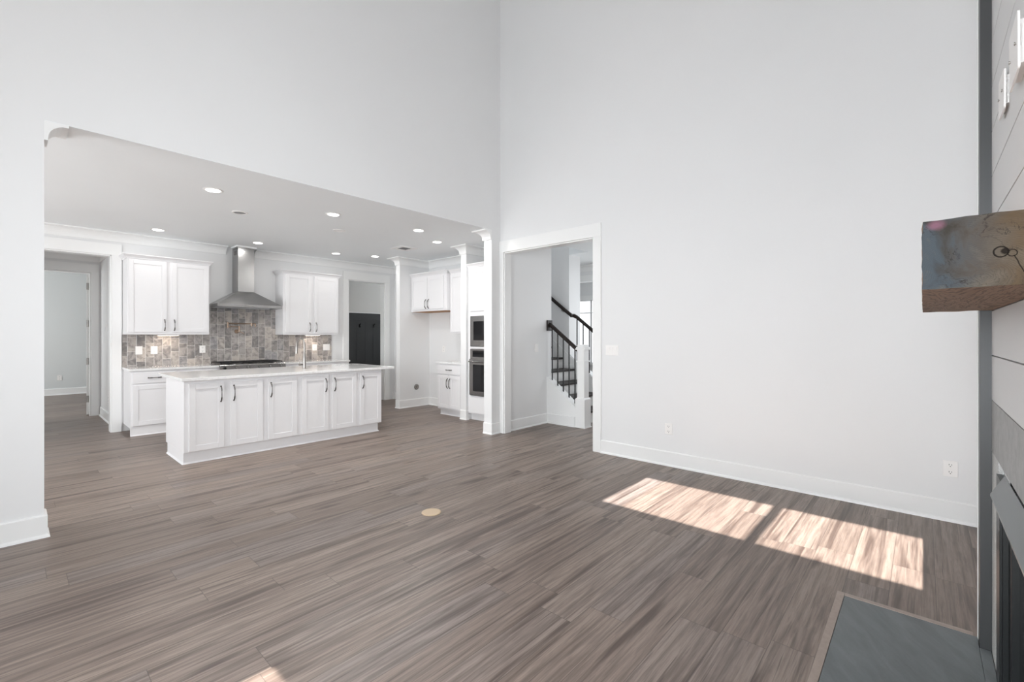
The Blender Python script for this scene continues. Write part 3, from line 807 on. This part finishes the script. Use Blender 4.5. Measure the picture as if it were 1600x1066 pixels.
# range hood
HX0, HX1, HY0 = 2.12, 3.055, 7.92
t = thing('range_hood', 'stainless steel pyramid range hood with square chimney', 'range hood', (2.585, YK, 1.80))
m = MB()
m.box(HX0, HX1, HY0, HY0 + 0.02, 1.80, 1.846); m.box(HX0, HX0 + 0.02, HY0 + 0.02, 8.4095, 1.80, 1.846); m.box(HX1 - 0.02, HX1, HY0 + 0.02, 8.4095, 1.80, 1.846)
m.box(HX0 + 0.02, HX1 - 0.02, HY0 + 0.02, 8.4095, 1.822, 1.83)
obj('rim', m, M['steel'], t, world_coords=True)
m = MB(); cx0, cx1, cy0 = 2.462, 2.702, 8.14
m.hexa([(HX0, HY0, 1.8465), (HX1, HY0, 1.8465), (HX1, 8.409, 1.8465), (HX0, 8.409, 1.8465), (cx0, cy0, 2.062), (cx1, cy0, 2.062), (cx1, 8.409, 2.062), (cx0, 8.409, 2.062)])
obj('canopy', m, M['steel'], t, world_coords=True)
ch = obj('chimney', MB().box(cx0, cx1, cy0, 8.4195, 2.0625, 2.772), M['steelv'], t, 0.002, world_coords=True)
m = MB()
for i in range(5): m.box(cx0 - 0.0008, cx0 - 0.0001, cy0 + 0.06, cy0 + 0.20, 2.66 + i * 0.014, 2.667 + i * 0.014)
obj('vent_slots', m, M['slot'], ch, world_coords=True)
obj('ceiling_collar', MB().box(cx0 - 0.03, cx1 + 0.03, cy0 - 0.03, 8.4195, 2.7725, 2.7995), M['trim'], t, 0.002, world_coords=True)
m = MB()
for i in range(6): m.lathe((2.50 + i * 0.026, HY0 - 0.001, 1.824), [(0.006, -0.002), (0.006, 0.001)], 12, 'y')
obj('control_buttons', m, M['nickel'], t, world_coords=True)
for x in (2.34, 2.84):
    o = obj('hood_light', MB().lathe((x, 8.02, 1.8215), [(0.030, 0.0), (0.030, -0.004)], 24), M['lens'], t, world_coords=True)
for x in (2.34, 2.84):
    l = bpy.data.lights.new('hood_lamp', 'SPOT'); l.energy = 2.2; l.color = (1.0, 0.9, 0.8); l.spot_size = math.radians(130); l.spot_blend = 1.0; l.shadow_soft_size = 0.03
    lo = bpy.data.objects.new('hood_lamp', l); C.objects.link(lo); lo.parent = t; lo.location = (x - 2.585, 8.02 - YK, 1.812 - 1.80)

# pot filler
t = thing('pot_filler', 'brushed champagne folding pot filler tap on the tile below the hood', 'tap', (2.525, 8.41, 1.425))
Y = -0.12
obj('wall_flange', MB().lathe((0, -0.012, 0), [(0.032, 0), (0.034, 0.012)], 24, 'y').tube([(0, -0.01, 0), (0, Y, 0)], 0.012, 12).tube([(0, Y, -0.012), (0, Y, 0.085)], 0.012, 12), M['brass'], t)
obj('lower_arm', MB().tube([(0, Y, 0.075), (-0.165, Y, 0.075)], 0.009, 12), M['brass'], t)
obj('joint', MB().tube([(-0.165, Y, 0.05), (-0.165, Y, 0.150)], 0.014, 12), M['brass'], t)
ua = obj('upper_arm', MB().tube([(-0.165, Y, 0.125), (0.245, Y, 0.125)], 0.010, 12).tube([(0.185, Y, 0.135), (0.185, Y, 0.085)], 0.014, 12).tube([(0.243, Y, 0.13), (0.243, Y, 0.075)], 0.011, 12), M['brass'], t)
obj('lever', MB().tube([(0.0, Y, 0.0), (0.03, Y - 0.03, -0.02), (0.065, Y - 0.05, -0.045)], 0.006, 8), M['brass'], t)

# ------------------------------------------------------------------ island
IX0, IX1, IY0, IY1 = 1.228, 3.565, 5.735, 6.54
t = thing('kitchen_island', 'long white kitchen island with six shaker doors', 'kitchen island', (IX0, IY0, 0))
obj('body', MB().box(0, IX1 - IX0, 0, IY1 - IY0, 0.118, 0.8745), M['cab'], t, 0.002)
toe = MB().box(0.0, IX1 - IX0 - 0.045, 0.020, IY1 - IY0 - 0.07, 0.0, 0.1175)
toe.sweep([(0.0, IY1 - IY0 - 0.07), (0.0, 0.020), (IX1 - IX0 - 0.045, 0.020), (IX1 - IX0 - 0.045, IY1 - IY0 - 0.07)], [(0, 0), (0.014, 0), (0.0, 0.016)])
obj('toe_board', toe, M['cab'], t)
dx = [1.270, 1.594, 1.657, 1.990, 2.050, 2.380, 2.440, 2.780, 2.833, 3.172, 3.228, 3.552]
hx = [1.562, 1.688, 2.078, 2.742, 2.862, 3.262]
for i in range(6):
    add_door(t, dx[2 * i] - IX0, dx[2 * i + 1] - IX0, 0.128, 0.842, hx[i] - IX0, 0.715, 0.165)
tag(obj('island_worktop', MB().box(1.203, 3.752, 5.695, 6.83, 0.875, 0.906), M['quartz'], bevel=0.003), 'glossy white quartz worktop overhanging the island', 'worktop')

# faucet
t = thing('kitchen_faucet', 'stainless gooseneck pull down faucet standing on the island worktop', 'faucet', (2.705, 6.262, 0.906))
obj('base_ring', MB().lathe((0, 0, 0), [(0.028, 0.0), (0.028, 0.006), (0.022, 0.010)], 24), M['nickel'], t)
obj('body', MB().tube([(0, 0, 0.006), (0, 0, 0.20), (0, 0, 0.215)], [0.021, 0.019, 0.013], 20), M['nickel'], t)
pts = [(0, 0, 0.205), (0, 0, 0.30)]
for i in range(1, 13):
    a = PI - i / 12 * PI
    pts.append((-0.02 * (1 + math.cos(a)) , 0.075 + 0.075 * math.cos(a), 0.325 + 0.085 * math.sin(a)))
pts.append((-0.041, 0.152, 0.29))
obj('spout', MB().tube(pts, 0.0115, 14), M['nickel'], t)
obj('spray_head', MB().tube([(-0.041, 0.152, 0.292), (-0.042, 0.154, 0.20)], [0.013, 0.017], 16), M['nickel'], t)
obj('handle', MB().tube([(-0.015, 0, 0.055), (-0.075, 0, 0.055)], 0.013, 14).tube([(-0.066, 0, 0.06), (-0.070, 0, 0.155)], 0.005, 8), M['nickel'], t)

# ------------------------------------------------------------------ right hand cabinet wall (fronts face -X)
t = thing('fridge_cabinet', 'short white two door cabinet high over the fridge alcove', 'cabinet', (5.12, 7.205, 1.80), FX)
obj('body', MB().box(0, 1.04, 0, 0.429, 0, 0.645), M['cab'], t, 0.001)
obj('underside', MB().box(0.02, 1.02, 0.02, 0.42, -0.004, -0.0005), M['board'], t)
add_door(t, 0.03, 0.512, 0.035, 0.615, 0.475, 0.13, 0.16); add_door(t, 0.520, 0.965, 0.035, 0.615, 0.56, 0.13, 0.16)
obj('crown', cabinet_crown(0, 1.04, 0.4, 0.645, (False, False)), M['cab'], t)
t = thing('wall_cabinet', 'tall narrow white wall cabinet between fridge cabinet and oven tower', 'cabinet', (5.20, 6.158, 1.39), FX)
obj('body', MB().box(0, 0.575, 0, 0.349, 0, 1.055), M['cab'], t, 0.001)
add_door(t, 0.02, 0.555, 0.03, 1.03, 0.50, 0.14, 0.16)
obj('crown', cabinet_crown(0, 0.575, 0.3, 1.055, (False, False)), M['cab'], t)
base_cab(4.965, 6.215, 0.632, 'small white base cabinet beside the fridge alcove, drawer over two doors', 0.56, True, True, FX, flush_toe=False)
tag(obj('side_worktop', MB().box(4.935, 5.549, 5.582, 6.24, 0.875, 0.905), M['quartz'], bevel=0.003), 'short white worktop on the small base cabinet by the fridge alcove', 'worktop')

# oven tower
t = thing('oven_tower', 'tall white oven cabinet partly hidden behind the header wall end', 'cabinet', (4.975, 5.448, 0), FX)
m = MB()
w, d = 0.90, 0.572
m.box(0, w, 0, d, 0.105, 0.395); m.box(0, w, 0, d, 1.145, 1.178); m.box(0, w, 0, d, 1.668, 2.44)
m.box(0, 0.052, 0, d, 0.395, 1.145); m.box(w - 0.052, w, 0, d, 0.395, 1.145); m.box(0, 0.052, 0, d, 1.178, 1.668); m.box(w - 0.052, w, 0, d, 1.178, 1.668)
m.box(0.052, w - 0.052, 0.54, d, 0.395, 1.145); m.box(0.052, w - 0.052, 0.54, d, 1.178, 1.668)
obj('body', m, M['cab'], t)
obj('toe_board', MB().box(0, w, 0.065, 0.085, 0, 0.1045), M['cab'], t)
add_drawer(t, 0.025, w - 0.025, 0.125, 0.375, handle=False)
add_door(t, 0.05, w / 2 - 0.003, 1.745, 2.405, w / 2 - 0.03, 1.86); add_door(t, w / 2 + 0.003, w - 0.05, 1.745, 2.405, w / 2 + 0.03, 1.86)
obj('crown', cabinet_crown(0, w, 0.5, 2.44, (False, False)), M['cab'], t)
t = thing('microwave', 'built in stainless microwave above the wall oven', 'microwave', (4.975, 5.448, 1.18), FX)
x0, x1 = 0.056, w - 0.056
m = MB(); m.box(x0, x1, -0.012, 0.45, 0.003, 0.485)
obj('body', m, M['steel'], t, 0.002)
dd = obj('door', MB().box(x0 + 0.05, x1 - 0.05, -0.024, -0.0125, 0.07, 0.43), M['steel'], t, 0.002)
obj('glass', MB().box(x0 + 0.09, x1 - 0.20, -0.026, -0.0245, 0.10, 0.40), M['blackglass'], dd)
obj('control_panel', MB().box(x1 - 0.19, x1 - 0.06, -0.026, -0.0245, 0.10, 0.40), M['blackglass'], dd)
t = thing('wall_oven', 'built in stainless wall oven below the microwave', 'oven', (4.975, 5.448, 0.397), FX)
obj('body', MB().box(x0, x1, -0.012, 0.50, 0.003, 0.745), M['steel'], t, 0.002)
obj('control_panel', MB().box(x0 + 0.06, x1 - 0.06, -0.016, -0.0125, 0.62, 0.72), M['blackglass'], t)
dd = obj('door', MB().box(x0 + 0.004, x1 - 0.004, -0.036, -0.0125, 0.015, 0.585), M['steel'], t, 0.003)
obj('glass', MB().box(x0 + 0.09, x1 - 0.09, -0.038, -0.0365, 0.08, 0.50), M['blackglass'], dd)
obj('handle', MB().tube([(x0 + 0.03, -0.075, 0.548), (x1 - 0.03, -0.075, 0.548)], 0.012, 14).tube([(x0 + 0.07, -0.037, 0.548), (x0 + 0.07, -0.075, 0.548)], 0.008, 8).tube([(x1 - 0.07, -0.037, 0.548), (x1 - 0.07, -0.075, 0.548)], 0.008, 8), M['steel'], dd)

# ------------------------------------------------------------------ mudroom wall board with coat hooks
t = thing('coat_rack_panel', 'charcoal painted coat panel seen through the mudroom opening', 'coat rack', (4.3, 9.18, 0))
m = MB(); m.box(0, 2.6, 0, 0.039, 0, 1.85)
for i in range(14): m.box(0.0 + i * 0.2, 0.004 + i * 0.2, -0.0015, 0.0, 0.16, 1.68)
m.box(0, 2.6, -0.014, 0, 1.70, 1.85)
obj('panel', m, M['darkpanel'], t)
obj('cap', MB().box(-0.0, 2.6, -0.02, 0.039, 1.8505, 1.868), M['trim'], t)
for i in range(7):
    x = 0.17 + i * 0.345
    m = MB().box(x - 0.012, x + 0.012, -0.006, -0.0016, 1.54, 1.61)
    m.tube([(x, -0.006, 1.59), (x, -0.05, 1.60), (x, -0.06, 1.63)], 0.007, 8).tube([(x, -0.006, 1.56), (x, -0.035, 1.545), (x, -0.042, 1.57)], 0.007, 8)
    obj('coat_hook', m, M['hook'], t)

# ------------------------------------------------------------------ stairs
SX0, SX1 = 5.62, 6.718
RISE, RUN, N0 = 0.193, 0.25, 3.82
t = thing('staircase', 'staircase with dark treads, white risers and stringer climbing beyond the hall opening', 'staircase', (SX0, 3.65, 0))
kw0, kw1 = 5.62, 5.735
def nose(y): return RISE * (1 + (y - N0) / RUN)
NT_ = 13
for i in range(NT_):
    z = RISE * (i + 1); y = N0 + RUN * i
    obj('tread', MB().box(kw1, SX1 - 0.012, y - 0.02, y + RUN + 0.012, z - 0.035, z), M['espresso'], t, 0.006, True)
    obj('riser', MB().box(kw1, SX1 - 0.012, y + 0.012, y + 0.03, z - RISE + 0.0005, z - 0.0355), M['trim'], t, 0, True)
# near knee wall / stringer (its face is the plane X=5.62)
def knee(x0, x1, ya, yb, lift, cap=0.0, z0=None):
    m = MB()
    m.prism([(ya, z0 if z0 is not None else 0.0), (yb, 0.0 if z0 is None else z0), (yb, nose(yb) + lift), (ya, nose(ya) + lift)], 'x', x0, x1)
    return m
sl = RISE / RUN
LIFT = 0.09
obj('stringer', knee(kw0, kw1 - 0.001, 3.822, 4.349, LIFT), M['trim'], t, 0, True)
m = MB(); ya, yb = 3.823, 4.348
m.hexa([(kw0 - 0.012, ya, nose(ya) + LIFT + 0.0005), (kw1 + 0.006, ya, nose(ya) + LIFT + 0.0005), (kw1 + 0.006, yb, nose(yb) + LIFT + 0.0005), (kw0 - 0.012, yb, nose(yb) + LIFT + 0.0005),
        (kw0 - 0.012, ya, nose(ya) + LIFT + 0.02), (kw1 + 0.006, ya, nose(ya) + LIFT + 0.02), (kw1 + 0.006, yb, nose(yb) + LIFT + 0.02), (kw0 - 0.012, yb, nose(yb) + LIFT + 0.02)])
obj('stringer_cap', m, M['trim'], t, 0, True)
obj('stringer_base', MB().sweep([(kw0, 4.349), (kw0, 3.822)], BP), M['trim'], t, 0, True)
# far skirt / knee wall
obj('skirt_board', knee(SX1 - 0.0115, SX1, 3.80, 7.0, 0.14, z0=0.0), M['trim'], t, 0, True)
m = MB(); m.prism([(3.70, 0), (4.699, 0), (4.699, nose(4.699) + 0.16), (3.70, nose(3.70) + 0.16)], 'x', SX1 + 0.0005, 6.84)
obj('side_wall', m, M['wall'], t, 0, True)
# newel
nx, ny = (5.62 + 5.772) / 2, (3.651 + 3.82) / 2
def sq(m, h, z0, z1): m.box(nx - h, nx + h, ny - h, ny + h, z0, z1)
m = MB(); sq(m, 0.0835, 0.0, 0.42)
m.hexa([(nx - 0.0835, ny - 0.0835, 0.42), (nx + 0.0835, ny - 0.0835, 0.42), (nx + 0.0835, ny + 0.0835, 0.42), (nx - 0.0835, ny + 0.0835, 0.42),
        (nx - 0.065, ny - 0.065, 0.437), (nx + 0.065, ny - 0.065, 0.437), (nx + 0.065, ny + 0.065, 0.437), (nx - 0.065, ny + 0.065, 0.437)])
sq(m, 0.062, 0.437, 0.965); sq(m, 0.073, 0.965, 0.985); sq(m, 0.062, 0.985, 1.145); sq(m, 0.082, 1.145, 1.165); sq(m, 0.074, 1.165, 1.185); sq(m, 0.060, 1.185, 1.22)
for q in (0.093,): sq(m, q, 0.0, 0.015)
obj('newel_post', m, M['trim'], t, 0.002, True)
# hand rails
def rail(pts, w=0.032, h=0.030):
    m = MB()
    for (x, ya, za), (_, yb, zb) in zip(pts, pts[1:]):
        prof = [(-w * 0.7, -h), (w * 0.7, -h), (w, -h * 0.1), (w * 0.8, h * 0.8), (w * 0.35, h * 1.1), (-w * 0.35, h * 1.1), (-w * 0.8, h * 0.8), (-w, -h * 0.1)]
        vs = [(x + u, ya, za + v) for u, v in prof] + [(x + u, yb, zb + v) for u, v in prof]; n = len(prof)
        m.add(vs, [tuple(range(n)), tuple(range(2 * n - 1, n - 1, -1))] + [(i, i + n, (i + 1) % n + n, (i + 1) % n) for i in range(n)])
    return m
RX = 5.68
rz = lambda y: 1.135 + (y - 3.81) * 0.757
obj('handrail', rail([(RX, 3.799, rz(3.799)), (RX, 4.326, rz(4.326))]), M['espresso'], t, 0, True)
obj('rail_rosette', MB().box(5.608, 5.7345, 4.327, 4.3495, 1.43, 1.595), M['espresso'], t, 0.004, True)
for y in (3.865, 3.972, 4.078, 4.184, 4.290):
    obj('baluster', MB().box(RX - 0.0075, RX + 0.0075, y - 0.0075, y + 0.0075, nose(y) + LIFT + 0.012, rz(y) - 0.02), M['iron'], t, 0, True)
FXR = 6.66
fz = lambda y: 1.745 + (y - 4.62) * 0.742
obj('handrail', rail([(6.72, 3.85, fz(3.85)), (6.72, 4.53, fz(4.53)), (6.72, 4.60, fz(4.57))]), M['espresso'], t, 0, True)
m = rail([(6.66, 4.60, fz(4.57)), (6.66, 4.70, fz(4.66)), (6.66, 6.6, fz(6.56) + 0.01)])
m.hexa([(6.628, 4.585, fz(4.57) - 0.03), (6.752, 4.585, fz(4.57) - 0.03), (6.752, 4.615, fz(4.57) - 0.03), (6.628, 4.615, fz(4.57) - 0.03),
        (6.628, 4.585, fz(4.57) + 0.032), (6.752, 4.585, fz(4.57) + 0.032), (6.752, 4.615, fz(4.57) + 0.032), (6.628, 4.615, fz(4.57) + 0.032)])
obj('wall_rail', m, M['espresso'], t, 0, True)
obj('rail_bracket', MB().tube([(6.66, 4.82, fz(4.80) - 0.03), (6.66, 4.82, fz(4.80) - 0.07), (6.719, 4.82, fz(4.80) - 0.09)], 0.008, 8), M['nickel'], t, 0, True)
for i in range(6):
    y = 3.90 + i * 0.127
    obj('baluster', MB().box(6.7205, 6.7355, y - 0.0075, y + 0.0075, nose(y) + 0.1605, fz(y) - 0.02), M['iron'], t, 0, True)

# ------------------------------------------------------------------ fireplace breast (right edge of the frame)
YF = -0.215
BX0, BX1 = 1.15, 2.90
OX0, OX1, OZ = 1.32, 2.59, 0.862
t = thing('fireplace', 'shiplap clad fireplace breast with stone surround at the right edge', 'fireplace', (2.03, -0.4, 0))
m = MB(); m.box(BX0, BX1 - 0.1, -0.599, YF - 0.0185, 1.077, 6.59); m.box(BX0, OX0, -0.599, YF - 0.0185, 0, 1.077); m.box(2.45, BX1 - 0.1, -0.599, YF - 0.0185, 0, 1.077); m.box(OX0, 2.45, -0.599, -0.56, 0, 1.077); m.box(OX0, 2.45, -0.56, YF - 0.0185, OZ, 1.077)
obj('core', m, M['wall'], t, 0, True)
m = MB(); z = 1.077; k = 0
while z < 6.59:
    z1 = min(z + 0.19, 6.59)
    m.box(BX0, 2.80, YF - 0.018, YF, z + 0.0025, z1 - 0.0025); z = z1
m.box(BX0, 2.80, YF - 0.0184, YF - 0.0175, 1.077, 6.59)
obj('shiplap_cladding', m, M['shiplap'], t, 0.001, True)
obj('corner_board', MB().box(2.801, BX1 - 0.02, -0.599, YF + 0.035, 0.0, 6.59), M['greytrim'], t, 0.001, True)
obj('edge_bead', MB().box(BX1 - 0.0195, BX1 + 0.004, -0.599, YF + 0.037, 0.0, 6.59), M['trim'], t, 0.001, True)
obj('stone_lintel', MB().box(BX0, 2.80, YF - 0.018, YF + 0.0005, OZ, 1.0765), M['stone'], t, 0.001, True)
obj('stone_leg', MB().box(OX1, 2.80, YF - 0.018, YF - 0.001, 0.0, OZ - 0.0005), M['granite'], t, 0.001, True)
obj('stone_leg', MB().box(BX0, OX0 + 0.0, YF - 0.018, YF - 0.001, 0.0, OZ - 0.0005), M['granite'], t, 0.001, True)
t2 = thing('firebox_insert', 'black metal firebox insert with grey hood and mesh screen', 'fireplace insert', (1.95, -0.3, 0))
m = MB()
m.box(2.40, OX1 - 0.001, YF - 0.012, YF + 0.004, 0.013, OZ - 0.05); m.box(2.40, 2.42, YF + 0.004, YF + 0.012, 0.013, OZ - 0.06); m.box(2.33, 2.355, YF - 0.04, YF - 0.012, 0.013, OZ - 0.06)
m.box(OX0 + 0.001, 1.50, YF - 0.012, YF + 0.004, 0.013, OZ - 0.05)
m.box(2.36, 2.40, YF - 0.05, YF - 0.012, 0.013, OZ - 0.05); m.box(1.50, 1.54, YF - 0.05, YF - 0.012, 0.013, OZ - 0.05)
m.box(1.50, 2.40, YF - 0.04, YF + 0.004, 0.013, 0.06)
obj('face_frame', m, M['frameblack'], t2, 0.001, True)
m = MB(); m.box(OX0 + 0.001, 2.449, -0.559, -0.55, 0.011, OZ - 0.002); m.box(2.44, 2.4495, -0.55, YF - 0.02, 0.011, OZ - 0.002); m.box(OX0 + 0.001, OX0 + 0.01, -0.55, YF - 0.02, 0.011, OZ - 0.002)
m.box(OX0 + 0.01, 2.44, -0.55, YF - 0.02, 0.011, 0.02); m.box(OX0 + 0.01, 2.44, -0.55, YF - 0.02, OZ - 0.012, OZ - 0.002)
obj('firebox', m, M['ember'], t2, 0, True)
m = MB()
m.hexa([(1.45, YF + 0.05, 0.815), (2.20, YF + 0.05, 0.815), (2.36, YF + 0.002, 0.846), (1.40, YF + 0.002, 0.846),
        (1.45, YF + 0.05, 0.823), (2.20, YF + 0.05, 0.823), (2.36, YF + 0.002, 0.856), (1.40, YF + 0.002, 0.856)])
obj('hood', m, M['hoodgrey'], t2, 0.001, True)
obj('mesh_screen', MB().box(1.54, 2.13, YF - 0.034, YF - 0.030, 0.06, OZ - 0.06), M['mesh'], t2, 0, True)
obj('side_glass', MB().box(2.13, 2.33, YF - 0.037, YF - 0.030, 0.06, OZ - 0.06), M['blackglass'], t2, 0, True)
m = MB()
for i in range(3):
    m.tube([(1.62 + 0.1 * i, -0.36 - 0.04 * i, 0.07 + 0.05 * i), (2.15 + 0.04 * i, -0.33 - 0.05 * i, 0.08 + 0.05 * i)], [0.04, 0.035], 10)
obj('logs', m, M['ember'], t2, 0, True)

# hearth
t = thing('hearth', 'dark grey slate hearth slab set in the floor before the fireplace', 'hearth', (2.0, 0.04, 0))
obj('slate_slab', MB().box(BX0, 2.799, YF + 0.001, YF + 0.0365, 0.0, 0.010).box(BX0, 2.892, YF + 0.0365, 0.302, 0.0, 0.010), M['slate'], t, 0.002, True)
m = MB(); m.box(BX0, 2.925, 0.303, 0.335, 0.0, 0.011); m.box(2.893, 2.925, YF + 0.05, 0.303, 0.0, 0.011)
obj('wood_border', m, M['border'], t, 0.002, True)

# mantel beam
t = thing('mantel_beam', 'rough sawn wooden mantel beam with knotty stained end grain', 'mantel', (1.424, 0.0, 1.457))
random.seed(9)
nx_, m = 14, MB()
X0, X1, Y0, Y1, Z0, Z1 = 0.0, 1.36, YF + 0.0006, 0.003, 0.0, 0.157
def ring_pts(x, j):
    P = []
    q = 9
    for i in range(q): P.append((Y0 + (Y1 - Y0) * i / q, Z0))
    for i in range(q): P.append((Y1, Z0 + (Z1 - Z0) * i / q))
    for i in range(q): P.append((Y1 + (Y0 - Y1) * i / q, Z1))
    for i in range(q): P.append((Y0, Z1 + (Z0 - Z1) * i / q))
    out = []
    for (y, z) in P:
        jx = random.uniform(-0.0015, 0.0015) if j in (0, nx_) else 0
        if y <= Y0 + 1e-6: out.append((x + jx, y, z))
        else: out.append((x + jx, y + random.uniform(-0.0022, 0.0008), z + random.uniform(-0.001, 0.0018)))
    return out
rings = [ring_pts(X0 + (X1 - X0) * j / nx_, j) for j in range(nx_ + 1)]
k = len(rings[0]); vs = [p for r in rings for p in r]
fs = [(j * k + i, j * k + (i + 1) % k, (j + 1) * k + (i + 1) % k, (j + 1) * k + i) for j in range(nx_) for i in range(k)]
m.add(vs, fs, False, 0)
obj('beam', m, M['longgrain'], t)
e0 = MB(); e0.add(rings[0], [tuple(range(k))[::-1]])
e0.add([(X0 + 0.004, (Y0 + Y1) / 2, (Z0 + Z1) / 2)], [])
obj('end_grain', e0, M['endgrain'], t)
e1 = MB(); e1.add(rings[-1], [tuple(range(k))])
obj('end_grain', e1, M['longgrain'], t)

# loose cover plates on the shiplap
def plate(loc, w, h, tilt, label, out=0.014):
    t = thing('cover_plate', label, 'electrical plate', loc, PI)   # local -y points out of the wall (+Y)
    t.rotation_euler = (0, tilt, PI)
    r = 0.012; n = 5; poly = []
    for cx, cz, a0 in ((w / 2 - r, h / 2 - r, 0), (-w / 2 + r, h / 2 - r, PI / 2), (-w / 2 + r, -h / 2 + r, PI), (w / 2 - r, -h / 2 + r, 1.5 * PI)):
        for i in range(n): a = a0 + i / (n - 1) * PI / 2; poly.append((cx + r * math.cos(a), cz + r * math.sin(a)))
    obj('plate', MB().prism(poly, 'y', -out, -out + 0.005), M['plastic'], t)
    obj('box', MB().box(-w / 2 + 0.02, w / 2 - 0.02, -out + 0.0055, 0.0, -h / 2 + 0.02, h / 2 - 0.02), M['plastic'], t)
    for sx in (-1, 1):
        obj('screw', MB().tube([(sx * w * 0.32, -out - 0.003, 0), (sx * w * 0.32, -out + 0.004, 0)], 0.003, 8).lathe((sx * w * 0.32, -out - 0.004, 0), [(0.005, 0), (0.005, 0.002)], 10, 'y'), M['nickel'], t)
plate((2.325, YF, 2.19), 0.15, 0.135, 0.03, 'white cover plate on the shiplap above the mantel, lower and farther one')
plate((1.955, YF, 2.17), 0.17, 0.165, -0.05, 'white cover plate on the shiplap above the mantel, cut by the frame edge', 0.022)
